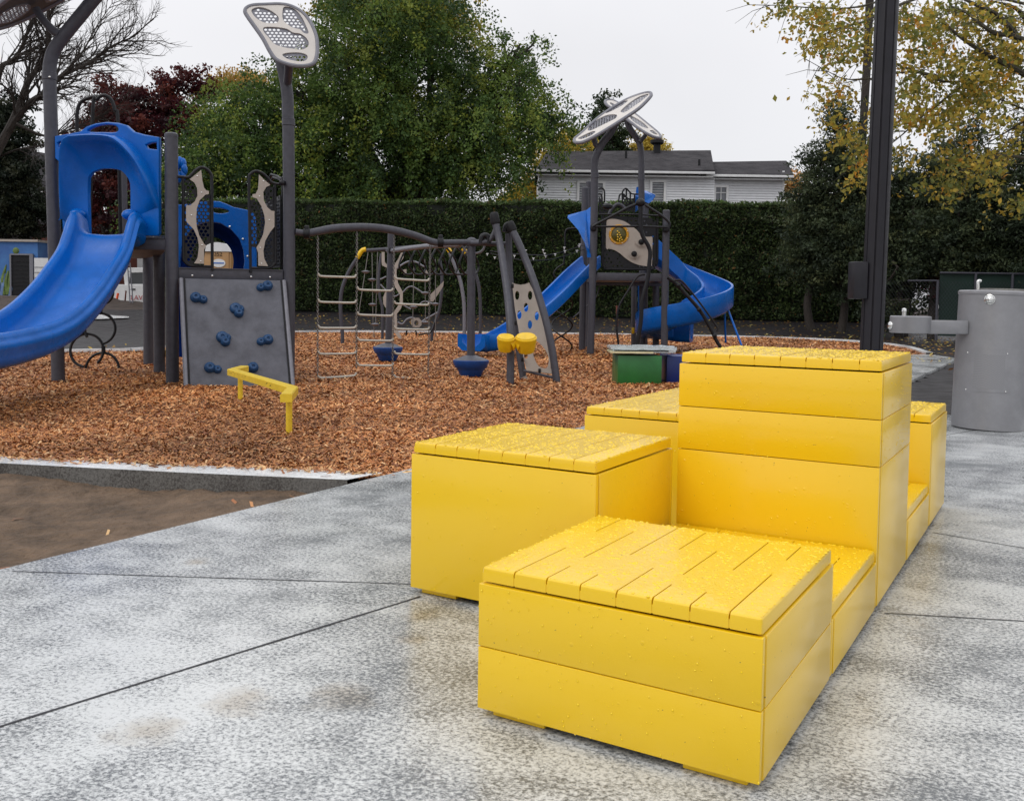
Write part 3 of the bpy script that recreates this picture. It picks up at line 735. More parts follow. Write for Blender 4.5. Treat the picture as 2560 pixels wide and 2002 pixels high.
lf_out = zl((300, 170), (330, 115), (420, 82), (600, 72), (800, 68), (960, 98), (1120, 190), (1230, 330), (1305, 500), (1325, 650), (1320, 780), (1285, 890), (1200, 935), (1050, 943), (900, 915), (750, 855), (660, 745), (560, 560), (450, 400), (350, 260))
lf_ov = [zl((390, 165), (430, 128), (520, 115), (640, 150), (740, 215), (780, 270), (765, 330), (700, 345), (590, 338), (500, 300), (430, 240)),
         zl((850, 115), (930, 112), (1030, 160), (1110, 260), (1160, 360), (1205, 480), (1140, 485), (1080, 430), (990, 410), (890, 350), (840, 290), (832, 200)),
         zl((560, 410), (620, 395), (760, 400), (900, 425), (980, 475), (1080, 490), (1160, 540), (1205, 610), (1190, 680), (1100, 722), (980, 705), (860, 688), (720, 640), (640, 550), (570, 470)),
         zl((830, 795), (880, 768), (980, 758), (1090, 762), (1180, 795), (1185, 850), (1130, 885), (1020, 880), (900, 850))]
plL = Pl(P(704, 88, 9.95), Vector((1, .22, .05)), Vector((.08, .42, 1)))
leafplate(tower, plL, plL.pts(lf_out), [sm2(plL.pts(o_), 3) for o_ in lf_ov])
# left canopy leaf, seen from below and mostly out of frame
plC = Pl(P(112, -16, 9.9), Vector((1, -.2, .52)), Vector((.2, 1, .26)))
loc = [(-.74, -.02), (-.70, -.22), (-.45, -.42), (0, -.5), (.55, -.42), (.95, -.12), (.98, .2), (.6, .42), (.1, .48), (-.4, .38), (-.66, .2)]
loc = [(a, b * .8) for a, b in loc]
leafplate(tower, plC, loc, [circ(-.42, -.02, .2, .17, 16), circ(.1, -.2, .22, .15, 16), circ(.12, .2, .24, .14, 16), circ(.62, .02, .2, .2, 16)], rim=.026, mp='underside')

# decks: upper one behind the slide, lower one behind the climbing panel
def deck(name, pts, z, th=.11):
    mb = MB(); n = len(pts); a = [Vector((p[0], p[1], z)) for p in pts]; b = [Vector((p[0], p[1], z - th)) for p in pts]
    mb.add(a + b, [tuple(range(n)), tuple(range(n, 2 * n))[::-1]] + [(i, (i + 1) % n, n + (i + 1) % n, n + i) for i in range(n)]); return mb.build(name, M['post'], tower, smooth=False)
eAC = (PC - PA); eAC.z = 0; eAC.normalize(); eCB = (PB - PC); eCB.z = 0; eCB.normalize()
nCB = Vector((eCB.y, -eCB.x, 0)); nAC = Vector((eAC.y, -eAC.x, 0))
zu = 1.49; zlw = 1.185
deck('deck', [(PA.x + .06, PA.y, 0), (PC.x - .06, PC.y, 0), (PR1.x, PR1.y + .05), (PR2.x - .1, PR2.y), (PA.x - .2, PA.y + 1.3)], zu)
deck('deck', [(PC.x + .05, PC.y + .02), (PB.x - .05, PB.y + .02), (PB.x - .5, PB.y + 1.05), (PR1.x + .05, PR1.y + .3)], zlw, .09)
# channel beams at the deck edges
def beam(a, b, z, h, nm='deck_beam', t=.03):
    d = (b - a); d.z = 0; L_ = d.length; d.normalize(); R = Matrix((d, Vector((-d.y, d.x, 0)), UP)).transposed(); c = (a + b) / 2
    mb = MB(); mb.box((c.x, c.y, z - h / 2), (L_ - .13, t, h), R, .004)
    mb.box((c.x - d.y * 0 , c.y, z + .002), (L_ - .14, t * 1.8, .012), R); return mb.build(nm, M['post'], tower)
beam(PA, PC, zu + .01, .12); beam(PC, PB, zlw + .01, .115)
plB = Pl(Vector((PC.x, PC.y, 0)) + nCB * .02, eCB, UP)
for q in zs(400, 380, .23419)((342, 1320), (555, 1322), (968, 1333), (1170, 1337)):
    pass
bolts('bolt', [plB.to(*plB.px(*q), -.0) + nCB * .02 for q in z8((342, 1320), (555, 1322), (968, 1333), (1170, 1337))], .011, nCB, tower)

# rock climbing panel leaning out from the lower deck
TL = Vector((PC.x, PC.y, 0)) + eCB * .12 + UP * 1.075 + nCB * .04; dn = (nCB * .50 - UP * 1.10); dnl = dn.length; dn.normalize()
plW = Pl(TL, eCB, -dn)         # u to the right, v up (negative = down the slope)
ww = .99
bm = MB(); NX, NY = 40, 44
vs_ = []
for j in range(NY + 1):
    for i in range(NX + 1):
        u = ww * i / NX; v_ = -dnl * j / NY; edge = min(i, NX - i, j, NY - j)
        w_ = .03 + (.006 * fn(u * 3, v_ * 3, 2, 1) + .004 * fn(u, v_, 14, 2) if edge > 1 else -.004)
        vs_.append(plW.to(u, v_, w_))
bm.add(vs_, [(j * (NX + 1) + i, j * (NX + 1) + i + 1, (j + 1) * (NX + 1) + i + 1, (j + 1) * (NX + 1) + i) for j in range(NY) for i in range(NX)])
bm.plate(plW, [[(0, 0), (ww, 0), (ww, -dnl), (0, -dnl)]], .05, w=0)
wall = bm.build('climbing_panel', M['wallgrey'], tower)
for u in (-.035, ww + .035):
    mb = MB(); mb.tube([plW.to(u, .0, .02), plW.to(u, -dnl - .1, .02)], .024, 12, 1); mb.build('side_rail', M['steelgrey'], tower)
    mb = MB(); mb.box(plW.to(u + (.032 if u < 0 else -.032), -dnl / 2, .01), (.014, dnl, .05), Matrix((plW.x, plW.y, plW.n)).transposed()); mb.build('panel_edge', M['rubber'], tower, smooth=False)
holdpx = z2((1415, 712), (1876, 628), (1685, 797), (1590, 1000), (1878, 1010), (1515, 1208), (1772, 1207))
for i, (a, b) in enumerate(holdpx):
    u, v_ = plW.px(a, b); mb = MB(); sgn = 1 if i in (0, 5) else -1; tall = i in (2, 3)
    def sub(du, dv, R_, h):
        mb.lathe([(R_, 0), (R_ * 1.02, h * .35), (R_ * .86, h * .8), (R_ * .55, h), (R_ * .30, h * .97), (R_ * .20, h * .78), (0, h * .74)], plW.to(u + du, v_ + dv, .028), 16, plW.n)
    if tall: sub(-.015, .022, .062, .055); sub(.012, -.03, .05, .062); sub(.03, .015, .042, .05)
    else: sub(-.035 * sgn, .01, .055, .06); sub(.04 * sgn, -.012, .042, .05); sub(0, 0, .04, .04)
    mb.build('hand_hold', M['hold'], wall)

# fin panels either side of the lower deck opening
def pipe2(pl, pxs, r, name, root, m_='dark', k=4, closed=False, w=0.):
    mb = MB(); mb.tube([pl.to(*pl.px(*q), w) for q in pxs], r, 8, k, closed=closed); return mb.build(name, M[m_], root)
fl = [z8((170, 262), (230, 268), (300, 272), (345, 235), (385, 195), (435, 168), (490, 180), (535, 225), (553, 300), (555, 700), (558, 1265)), z8((245, 280), (248, 700), (252, 1100), (265, 1170), (320, 1212), (400, 1220), (545, 1225))]
fr = [z8((1310, 345), (1250, 345), (1190, 325), (1140, 270), (1085, 225), (1020, 208), (970, 235), (950, 300), (955, 700), (968, 1290)), z8((1228, 350), (1230, 700), (1232, 1130), (1220, 1195), (1170, 1232), (1080, 1240), (975, 1240))]
tanL = z8((437, 195), (450, 310), (468, 385), (490, 412), (520, 420), (520, 452), (480, 460), (420, 520), (390, 610), (384, 720), (390, 800), (420, 900), (470, 985), (490, 1000), (468, 1045), (466, 1195), (362, 1190), (400, 1130), (414, 1010), (400, 920), (360, 830), (285, 752), (277, 735), (277, 572), (320, 572), (370, 530), (398, 470), (395, 390), (365, 330), (315, 295))
tanR = z8((1055, 245), (1110, 300), (1175, 355), (1130, 378), (1100, 430), (1105, 520), (1140, 590), (1185, 630), (1218, 634), (1218, 800), (1170, 860), (1120, 950), (1100, 1060), (1110, 1140), (1150, 1220), (1048, 1215), (1045, 1080), (1027, 1022), (1060, 970), (1100, 880), (1120, 760), (1112, 680), (1080, 580), (1030, 500), (985, 485), (985, 455), (1020, 448), (1045, 400), (1052, 320))
darkL = z8((255, 300), (300, 300), (350, 330), (398, 440), (420, 520), (480, 465), (545, 450), (548, 700), (548, 960), (490, 1000), (465, 1190), (420, 1215), (330, 1205), (265, 1150), (255, 900))
darkR = z8((1170, 375), (1222, 375), (1225, 1130), (1200, 1200), (1150, 1218), (1050, 1215), (1030, 1020), (965, 1010), (962, 520), (1020, 500), (1105, 430))
for pipes, tanp, dk in ((fl, tanL, darkL), (fr, tanR, darkR)):
    for q in pipes: pipe2(plB, q, .016, 'fin_rail', tower)
    dp = plB.pts(dk); mb = MB(); mb.plate(plB, [dp] + honey(dp, .0175, .043), .012, w=-.012); mb.build('perforated_panel', M['dark'], tower, smooth=False)
    mb = MB(); mb.plate(plB, [plB.pts(tanp)], .018, w=.012); tp = mb.build('tan_fin', M['tan'], tower, smooth=False)
for q in z8((395, 262), (440, 437), (332, 678), (446, 996), (432, 1167), (1100, 317), (1057, 477), (1162, 728), (1065, 1024), (1080, 1194)):
    bolts('rivet', [plB.to(*plB.px(*q), .021)], .0085, -plB.n if plB.n.y > 0 else plB.n, tower)
mb = MB(); mb.ball(P(*z8((1300, 330))[0], PB.y - .12), .03); mb.tube([P(*z8((1300, 330))[0], PB.y - .12), P(*z8((1345, 330))[0], PB.y)], .025, 8, 1); mb.build('clamp', M['dark'], tower)
# side rails behind, towards the right post, seen edge on
for dx, t0 in ((.0, .2), (.05, .9)):
    mb = MB(); a = Vector((PB.x - .12 - dx, PB.y + .12 + t0 * .4, zlw)); mb.tube([a, a + UP * .95, a + UP * 1.05 + Vector((-.05, .15, 0)), a + Vector((-.3, .5, 1.05)), a + Vector((-.3, .5, 0))], .015, 8, 3); mb.build('guard_rail', M['dark'], tower)
pg = Pl(Vector((PB.x - .13, PB.y + .15, zlw)), Vector((-.5, .9, 0)), UP); po = [(0, .05), (.85, .05), (.85, .78), (0, .85)]
mb = MB(); mb.plate(pg, [po] + honey(po, .018, .045), .012); mb.build('perforated_panel', M['dark'], tower, smooth=False)

# blue hood over the slide entrance
plH = Pl(PA.xy.to_3d() - nAC * 0.0 + UP * 0, eAC, UP)
plH.O = Vector((PA.x, PA.y, 0)) - Vector((0, .02, 0))
outl = plH.pts(z1((400, 972), (500, 955), (580, 940), (625, 905), (690, 882), (770, 872), (850, 878), (910, 895), (960, 940), (1040, 962), (1140, 980), (1142, 1100), (1140, 1300), (1142, 1660), (1130, 1680), (985, 1682), (968, 1640), (940, 1560)))
arch_px = z1((940, 1560), (938, 1320), (915, 1260), (870, 1215), (800, 1202), (730, 1204), (672, 1225), (640, 1265), (636, 1400), (645, 1690))
arch = plH.pts(arch_px)
outl2 = outl + arch[1:] + plH.pts(z1((460, 1700), (450, 1500), (440, 1300), (437, 1160), (402, 1130)))
tabL = plH.pts(z1((420, 1020), (440, 1012), (468, 1018), (468, 1050), (430, 1052))); tabR = plH.pts(z1((1045, 1035), (1075, 1022), (1122, 1015), (1125, 1068), (1060, 1060)))
slotp = sm2(plH.pts(z1((634, 938), (680, 905), (760, 890), (830, 898), (852, 925), (830, 944), (740, 944))), 3)
mb = MB(); mb.plate(plH, [outl2, tabL, tabR, slotp], .06, .012); hood = mb.build('slide_hood', M['bluepl'], tower)
# projecting awning of the hood: lofted from a wide outer arch back to the doorway
plHf = Pl(plH.O - Vector((0, .22, 0)), eAC, UP)
wide_px = z1((1125, 1480), (1085, 1340), (1030, 1200), (960, 1090), (850, 985), (740, 962), (600, 965), (480, 1000), (452, 1240), (447, 1560))
wide = [plHf.px(*q) for q in wide_px]
wide2 = [(a, b) for a, b in sm2(wide, 4, False)]; inn2 = sm2(arch, 4, False)
k = min(len(wide2), len(inn2)); 
def resamp(pts, n):
    P_ = [Vector((a, b, 0)) for a, b in pts]; L_ = [0]
    for i in range(1, len(P_)): L_.append(L_[-1] + (P_[i] - P_[i - 1]).length)
    o_ = []
    for i in range(n):
        t = L_[-1] * i / (n - 1); j = 0
        while j < len(L_) - 2 and L_[j + 1] < t: j += 1
        q = (t - L_[j]) / max(1e-9, L_[j + 1] - L_[j]); v_ = P_[j].lerp(P_[j + 1], q); o_.append((v_.x, v_.y))
    return o_
n_ = 36; WB = resamp(wide2, n_); In = resamp(inn2, n_)
WA = resamp(sm2([plH.px(*q) for q in wide_px], 4, False), n_)
Wd = [(a[0] + (b_[0] - a[0]) * w_, a[1] + (b_[1] - a[1]) * w_) for a, b_, w_ in zip(WA, WB, [math.sin(math.pi * i / (n_ - 1)) ** .6 for i in range(n_)])]
sg = -1 if plH.n.y > 0 else 1
def ring(A, Bq, t, w): return [plH.to(a[0] * (1 - t) + b_[0] * t, a[1] * (1 - t) + b_[1] * t, w * sg) for a, b_ in zip(A, Bq)]
def depth(i):     # awning deepest over the crown, fading at its feet
    t = i / (n_ - 1); return .25 * (math.sin(math.pi * min(1, max(0, t))) ** .6)
def ringd(t, f_, ex=0.):
    o_ = []
    for i, (a, b_) in enumerate(zip(Wd, In)):
        cx_, cy_ = .70, 2.1
        ax = a[0] + (a[0] - cx_) * ex; ay = a[1] + (a[1] - cy_) * ex
        o_.append(plH.to(ax * (1 - t) + b_[0] * t, ay * (1 - t) + b_[1] * t, (.03 + depth(i) * f_) * sg))
    return o_
mb = MB(); mb.loft([ringd(0, -.05, .05), ringd(0, .55, .03), ringd(0, .92, .008), ringd(.03, 1.0), ringd(.09, .96), ringd(.2, .72), ringd(.4, .40), ringd(.65, .17), ringd(.85, .05), ringd(1.0, .0)], closed=False)
mb.build('hood_awning', M['bluepl'], tower, ang=60)
for q in z1((585, 1530), (955, 1535)):
    mb = MB(); c = plH.to(*plH.px(*q), .08 * sg); mb.ball(c, .075, 14, (1.1, 1.1, .8)); mb.build('hood_lug', M['bluepl'], tower)
# straight wavy slide coming towards the plaza
prof = [(zy_, zr_ - (.20 if zy_ < 9.5 else .22), zr_) for zy_, zr_ in ((9.86, 1.70), (9.66, 1.74), (9.5, 1.53), (9.37, 1.37), (9.08, 1.16), (8.8, .98), (8.4, .79), (8.0, .68), (7.6, .63), (7.16, .60), (6.6, .585), (6.2, .58))]
pp_ = smoothpts([Vector(q) for q in prof], 5)
xl0, xr0 = -4.47, -3.90
rings = []
for q in pp_:
    y, zb, zr = q; t = (9.86 - y) / 3.6
    xl, xr = xl0 - .01 * t, xr0 + .02 * t; c = (xl + xr) / 2
    up = zr
    sec = [(xl - .055, zb - .05), (xl - .07, zb), (xl - .072, up - .03), (xl - .05, up), (xl - .015, up + .008), (xl + .015, up - .012), (xl + .03, up - .05), (xl + .045, zb + .06), (xl + .085, zb + .012), (xl + .14, zb), (c, zb - .008), (xr - .14, zb), (xr - .085, zb + .012), (xr - .05, zb + .05), (xr - .035, up - .055), (xr - .02, up - .012), (xr + .012, up + .012), (xr + .04, up), (xr + .056, up - .028), (xr + .058, up - .045), (xr + .075, up - .052), (xr + .095, up - .075), (xr + .09, up - .11), (xr + .07, up - .14), (xr + .066, zb + .02), (xr + .05, zb - .03), (xr - .02, zb - .07), (c, zb - .075), (xl + .02, zb - .07)]
    rings.append([Vector((a, y, b)) for a, b in sec])
mb = MB(); mb.loft(rings, True, True); mb.build('slide', M['bluepl'], tower, ang=65)

# dark hand loops above the upper deck, rear rails
for pts, y in ((z1((548, 940), (550, 800), (575, 730), (640, 695), (700, 688)), 11.2), (z1((640, 890), (660, 790), (690, 710), (735, 680), (790, 710), (820, 790), (840, 880)), 10.9)):
    mb = MB(); p = [P(*q, y) for q in pts]; p = [Vector((p[0].x, p[0].y, 1.5))] + p if len(pts) < 6 else [Vector((p[0].x - .02, p[0].y, 1.5))] + p[1:]
    if len(pts) > 5: p.append(Vector((p[-1].x + .02, p[-1].y, 1.5)))
    mb.tube(p, .022, 8, 4); mb.build('hand_loop', M['dark'], tower)
# rear upright seen through the doorway
mb = MB(); p = P(310, 600, 12.2); mb.tube([(p.x, p.y, 1.4), (p.x, p.y, 2.9)], .045, 12, 1); mb.build('post', M['post'], tower)
# blue tunnel wall at the back of the lower deck
plT = Pl(P(560, 600, 11.4), Vector((1, .12, 0)), UP)
bl = plT.pts(z8((110, 575), (170, 568), (300, 560), (420, 540), (520, 524), (640, 530), (720, 560), (790, 592), (870, 608), (945, 625), (1010, 650), (1030, 800), (1030, 1290), (960, 1290), (180, 1290), (110, 1270)))
hole = plT.pts(z8((215, 1290), (218, 1150), (240, 1000), (300, 870), (400, 780), (520, 748), (650, 765), (760, 830), (850, 930), (890, 1040), (905, 1160), (890, 1290)))
bl2 = [bl[i] for i in range(12)] + [bl[12], bl[13]] + [hole[-1]] + hole[::-1][1:] + [bl[14], bl[15]]
slot2 = sm2(plT.pts(z8((565, 600), (640, 600), (720, 620), (740, 640), (700, 655), (640, 658), (575, 645))), 2)
mb = MB(); mb.plate(plT, [bl2, slot2], .06, .01); mb.build('tunnel_wall', M['bluepl'], tower)
hs = sm2(hole, 3, False); c_ = plT.px(*z8((555, 1150))[0]); sg2 = 1 if plT.n.y > 0 else -1
rings = []
for t_, sc_, dx in ((0, 1.01, 0), (.12, 1.0, .0), (.35, .93, -.03), (.6, .82, -.08), (.8, .70, -.14)):
    rings.append([plT.to(c_[0] + (a - c_[0]) * sc_ + dx, c_[1] + (b - c_[1]) * sc_, sg2 * t_ * .9) for a, b in hs])
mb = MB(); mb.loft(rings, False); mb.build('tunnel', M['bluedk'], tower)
bolts('bolt', [plT.to(*plT.px(*q), -.04 * sg2) for q in z8((752, 800), (892, 932), (941, 1115), (568, 745))], .014, Vector((0, -1, 0)), tower)
# blue flower shaped steering piece behind the mid post
c = P(*z8((215, 190))[0], 10.4); mb = MB()
for k in range(7):
    w = 2 * math.pi * k / 7; mb.ball(c + Vector((math.cos(w) * .045, .02 * math.sin(k), math.sin(w) * .085)), .06, 10, (.6, .8, 1.1))
mb.build('blue_bubble', M['bluepl'], tower)
mb = MB(); mb.lathe([(0, 0), (.05, 0), (.06, .04), (0, .05)], c + Vector((-.05, -.1, .02)), 12, Vector((0, -1, 0))); mb.tube([c + Vector((-.1, 0, -.14)), c + Vector((0, 0, -.14))], .03, 8, 1); mb.build('bubble_mount', M['dark'], tower)
# yellow tube piece and blue panel under the deck
mb = MB(); a, b = P(*z2((1125, 1090))[0], 11.4), P(*z2((1265, 1092))[0], 11.3); mb.tube([a, b], .045, 12, 1); mb.lathe([(.05, 0), (.075, .0), (.075, .03), (.05, .03)], a, 14, (b - a).normalized()); mb.build('speaking_tube', M['yplast'], tower)
mb = MB(); q0 = P(*z2((1300, 920))[0], 11.3); mb.box((q0.x, q0.y, .62), (.3, .05, .9), bev=.01); mb.build('play_panel', M['bluedk'], tower)

# ================================================================== RING CLIMBER (behind the slide)
rc = empty('ring_climber', G(*z2((700, 1195))[0]) * .97, 'black climber of linked hoops standing between the slide and the post', 'climber')
yr = 11.0
def hoop(cx, cy, rpx, a0=0., a1=360., r=.016):
    c = P(*z2((cx, cy))[0], yr); R = rpx * .35136 * yr / FPX; n = 28; full = a1 - a0 >= 360
    pts = [c + Vector((math.cos(math.radians(a)) * R, .12 * math.sin(math.radians(a)) * R, math.sin(math.radians(a)) * R)) for a in [a0 + (a1 - a0) * i / (n if full else n - 1) for i in range(n)]]
    mb = MB(); mb.tube(pts, r, 8, 1, closed=full); mb.build('hoop', M['dark'], rc)
hoop(618, 1070, 118, -48, 262); hoop(712, 915, 108, -75, 215); hoop(728, 1205, 118, 5, 178); hoop(722, 660, 82, -90, 60); hoop(722, 520, 95, -80, 200)
for a, b in (((582, 880), (588, 950)), ((712, 735), (716, 800)), ((735, 1040), (738, 1090)), ((722, 740), (740, 740))):
    mb = MB(); mb.tube([P(*z2(a)[0], yr), P(*z2(b)[0], yr)], .024, 8, 1); mb.build('link', M['dark'], rc)

# ================================================================== YELLOW BALANCE BEAM
bb = empty('balance_beam', G(640, 1020), 'low yellow zigzag balance beam on two posts in the wood chips', 'balance beam')
zb = .268; hw = .027
path = [P(*z2((1712, 1178))[0], 8.85), None, None, None]
pA = Vector((-2.50, 8.93, 0)); pB_ = Vector((-2.44, 8.15, 0)); pC_ = Vector((-1.53, 6.50, 0)); pD = Vector((-1.47, 6.02, 0))
pA = G(*z2((1740, 1172))[0], .29); pB_ = G(*z2((1650, 1195))[0], .29); pC_ = G(*z2((2082, 1318))[0], .29); pD = G(*z2((2035, 1372))[0], .29)
pl_ = [pA, pB_, pC_, pD]; mb = MB(); rg = []
for i, p in enumerate(pl_):
    d0 = (pl_[i] - pl_[i - 1]).normalized() if i else (pl_[1] - pl_[0]).normalized(); d1 = (pl_[i + 1] - pl_[i]).normalized() if i < 3 else d0
    t = (d0 + d1).normalized(); s = Vector((-t.y, t.x, 0)); k = .038 / max(.5, s.dot(Vector((-d0.y, d0.x, 0))))
    p = Vector((p.x, p.y, zb - .012)); ch = .007
    rg.append([p + s * (k - ch) + UP * hw, p + s * k + UP * (hw - ch), p + s * k - UP * hw, p - s * k - UP * hw, p - s * k + UP * (hw - ch), p - s * (k - ch) + UP * hw])
mb.loft(rg, True, True); mb.build('beam', M['ypaint'], bb, ang=15)
for t in (((pD + pC_) / 2 * .0 + pD * .55 + pC_ * .45), pA.lerp(pB_, .35)):
    mb = MB(); mb.tube([(t.x, t.y, -.1), (t.x, t.y, zb - .04)], .022, 12, 1); mb.build('post', M['ypaint'], bb)
mb = MB(); rr_ = random.Random(3)
for i in range(16):
    p = pB_.lerp(pC_, .08 + .8 * rr_.random() ** 1.6); s = Vector((.87, .48, 0)) * -1
    mb.add([Vector((p.x, p.y, zb + .004)) + Vector((-.5, -.3, 0)).normalized() * .0385 + Vector((rr_.gauss(0, .008), -.001, rr_.gauss(-.01, .006))) for _ in range(3)], [(0, 1, 2)])
mb.build('paint_chip', M['bark'], bb, smooth=False)

# ================================================================== OVERHEAD CLIMBER (beam, rungs on chains, pods, rings)
oc = empty('overhead_climber', G(1176, 938), 'overhead beam climber with hanging chain rungs, rings and two blue pods', 'climber')
yh = 11.2; hub = P(*z3((1487, 330))[0], yh); pb = P(*z3((118, 248))[0], PB.y)
def yb(px): return PB.y + (yh - PB.y) * (px - 735) / (1180 - 735)
beam_px = z3((118, 248), (205, 258), (290, 245), (420, 222), (600, 212), (760, 218), (900, 240), (1050, 278), (1180, 325), (1250, 335))
mb = MB(); mb.tube([P(a, b, yb(a)) for a, b in beam_px], [.033, .04, .045, .045, .045, .042, .036], 12, 4); mb.build('beam', M['post'], oc)
mb = MB(); mb.tube([P(a, b, yb(a)) for a, b in z3((1225, 333), (1350, 330), (1487, 330), (1560, 330))], .035, 12, 2); mb.build('beam', M['post'], oc)
for a, b in z3((207, 262), (1247, 330)):
    mb = MB(); c = P(a, b, yb(a)); mb.lathe([(.04, -.035), (.058, -.03), (.058, .03), (.04, .035)], c, 14, Vector((1, .1, 0))); mb.box(c + UP * .055, (.05, .05, .07), bev=.012); mb.build('clamp', M['dark'], oc)
# hub post with pod, second post with pod
for (tx, ty, bx, by, yp, py_, wr) in ((1487, 330, 1483, 1250, 11.2, 1240, .215), (862, 262, 838, 1110, 13.6, 1140, .215)):
    tp = P(*z3((tx, ty))[0], yp); bt = P(*z3((bx, by))[0], yp); g0 = Vector((bt.x, yp, -.2))
    mb = MB(); mb.tube([g0, tp], .048, 14, 1); mb.build('post', M['post'], oc)
    rim_z = P(*z3((bx, py_))[0], yp).z; c = Vector((bt.x, yp, rim_z))
    mb = MB(); mb.lathe([(.0, .02), (.06, .055), (.13, .03), (.19, .008), (.205, .0)], c, 28); mb.build('pod_top', M['wallgrey'], oc)
    mb = MB(); mb.lathe([(.195, .005), (.215, -.006), (.214, -.03), (.19, -.09), (.165, -.105), (.158, -.12), (.125, -.19), (.11, -.205), (.06, -.21)], c, 28); mb.build('pod', M['pod'], oc)
mb = MB(); mb.ball(hub, .072, 14, (1, 1, .85)); mb.build('hub', M['post'], oc)
# rail that carries the rings, from the second post across to the hub
ra, rb = P(*z3((865, 395))[0], 13.6), P(*z3((1395, 350))[0], 11.5)
mb = MB(); mb.tube([P(*z3((840, 390))[0], 13.65), ra, P(*z3((1130, 360))[0], 12.5), rb], .034, 12, 3); mb.tube([rb, P(*z3((1395, 350))[0], 11.5) + Vector((.05, -.25, .02)), hub + Vector((.0, .02, -.02))], .03, 10, 3); mb.build('ring_rail', M['steelgrey'], oc)
mb = MB(); mb.lathe([(.045, -.04), (.058, -.035), (.058, .035), (.045, .04)], ra, 12, rb - ra); mb.build('clamp', M['dark'], oc)
for i in range(7):
    x0 = 905 + i * 77; yk = 13.4 - i * .27; k = i / 6
    w = 62 + 42 * k; top = 392 - 20 * k; botm = 575
    pts = z3((x0 + 60, top), (x0, top + 75), (x0 - 18, top + 125), (x0 + 20, botm - 25), (x0 + 60, botm), (x0 + w + 70, botm), (x0 + w + 110, botm - 28), (x0 + w + 118, top + 135), (x0 + w + 70, top + 60), (x0 + 80, top))
    pts = [(a, b) for a, b in pts]; cx = sum(p[0] for p in pts) / len(pts)
    mb = MB(); mb.tube([P(cx + (a - cx) * .62, b, yk + (a - cx) * .006) for a, b in pts], .0135, 7, 3, closed=True); mb.build('hand_ring', M['dark'], oc)
# curved brace at the hub
mb = MB(); mb.tube([P(*q, 11.2) for q in z3((1425, 350), (1430, 385), (1470, 412), (1520, 415), (1570, 395), (1590, 350))], .014, 8, 3); mb.build('brace', M['steelgrey'], oc)
# chains and rungs
chx = (293, 597, 884, 1165)
chT = [(293, 300), (597, 265), (886, 290), (1168, 350)]; chB = [(292, 1375), (593, 1310), (873, 1372), (1150, 1365)]
def chain(a, b, root, link=.034, r=.0042):
    d = b - a; n = int(d.length / (link * .72)); d.normalize(); s1 = d.cross(Vector((0, 1, 0))).normalized(); s2 = d.cross(s1).normalized(); mb = MB()
    for i in range(n):
        c = a + d * (link * .72 * (i + .5)); s = s1 if i % 2 else s2
        pts = [c + d * (math.cos(w) * link * .5) + s * (math.sin(w) * link * .30) for w in [2 * math.pi * j / 8 for j in range(8)]]
        mb.tube(pts, r, 4, 1, closed=True)
    return mb.build('chain', M['chain'], root)
M['chain'] = mat('galvanised_chain', (.22, .21, .2), .35, .7)
cy = [yb(z3((x, 0))[0][0]) for x in chx]
for (a, b), (c, d), y in zip(chT, chB, cy): chain(P(*z3((a, b - 20))[0], y), P(*z3((c, d))[0], y), oc)
for col, rows in ((0, ((583, 592), (783, 790), (985, 985), (1187, 1183), (1375, 1355))), (1, ((688, 697), (882, 892), (1080, 1085), (1275, 1278))), (2, ((603, 620), (797, 808), (992, 998), (1185, 1192), (1370, 1378)))):
    for l, r_ in rows:
        xa, xb = chx[col] + 8, chx[col + 1] - 10; A_, B_ = P(*z3((xa, l))[0], cy[col]), P(*z3((xb, r_))[0], cy[col + 1]); d = B_ - A_
        mb = MB(); mb.tube([A_ - d * .03 + UP * .012, A_ + UP * .008, A_ + d * .06 - UP * .012, A_ + d * .5 - UP * .014, B_ - d * .06 - UP * .012, B_ + UP * .008, B_ + d * .03 + UP * .012], .0125, 8, 3); mb.build('rung', M['rung'], oc)

# ================================================================== LEANING ARCH with tan panel
ar = empty('arch_climber', G(1330, 955), 'arched climber of leaning grey pipes with a tan panel full of round holes', 'climber')
def leg(pxs, ys, r, nm='leg', ext=True, mt='post'):
    pts = [P(a, b, y) for (a, b), y in zip(z3(*pxs), ys)]
    if ext: q = pts[-1]; pts.append(Vector((q.x + (pts[-1].x - pts[-2].x) * .3, q.y, -.15)))
    mb = MB(); mb.tube(pts, r, 12, 4); mb.build(nm, M[mt], ar); return pts
lA = leg([(1672, 175), (1700, 300), (1730, 480), (1762, 700), (1782, 900), (1790, 1100), (1788, 1440)], [10.9, 10.85, 10.7, 10.5, 10.3, 10.2, 10.15], .042)
lB = leg([(1800, 230), (1850, 330), (1905, 460), (1960, 600), (2020, 780), (2075, 980), (2115, 1180), (2150, 1420)], [10.9, 10.85, 10.8, 10.7, 10.6, 10.5, 10.45, 10.4], .042)
lC = leg([(1775, 260), (1778, 450), (1792, 700), (1815, 900), (1850, 1130), (1885, 1370)], [11.0, 11.0, 10.95, 10.9, 10.85, 10.8], .04)
mb = MB(); c = lC[-1]; mb.tube([P(*z3((1886, 1372))[0], 10.8), P(*z3((1900, 1405))[0], 10.8)], .043, 12, 1); mb.build('leg_sleeve', M['tan'], ar)
for a, b, y, dy in ((1662, 110, 10.9, (8, 60)), (1782, 180, 10.9, (20, 50))):
    mb = MB(); p0 = P(*z3((a, b))[0], y); p1 = P(*z3((a + dy[0], b + dy[1]))[0], y); mb.tube([p0 + (p0 - p1) * .25, p0, p1, p1 + (p1 - p0) * .3], [.028, .05, .056, .05], 14, 2); mb.build('cap', M['rubber'], ar)
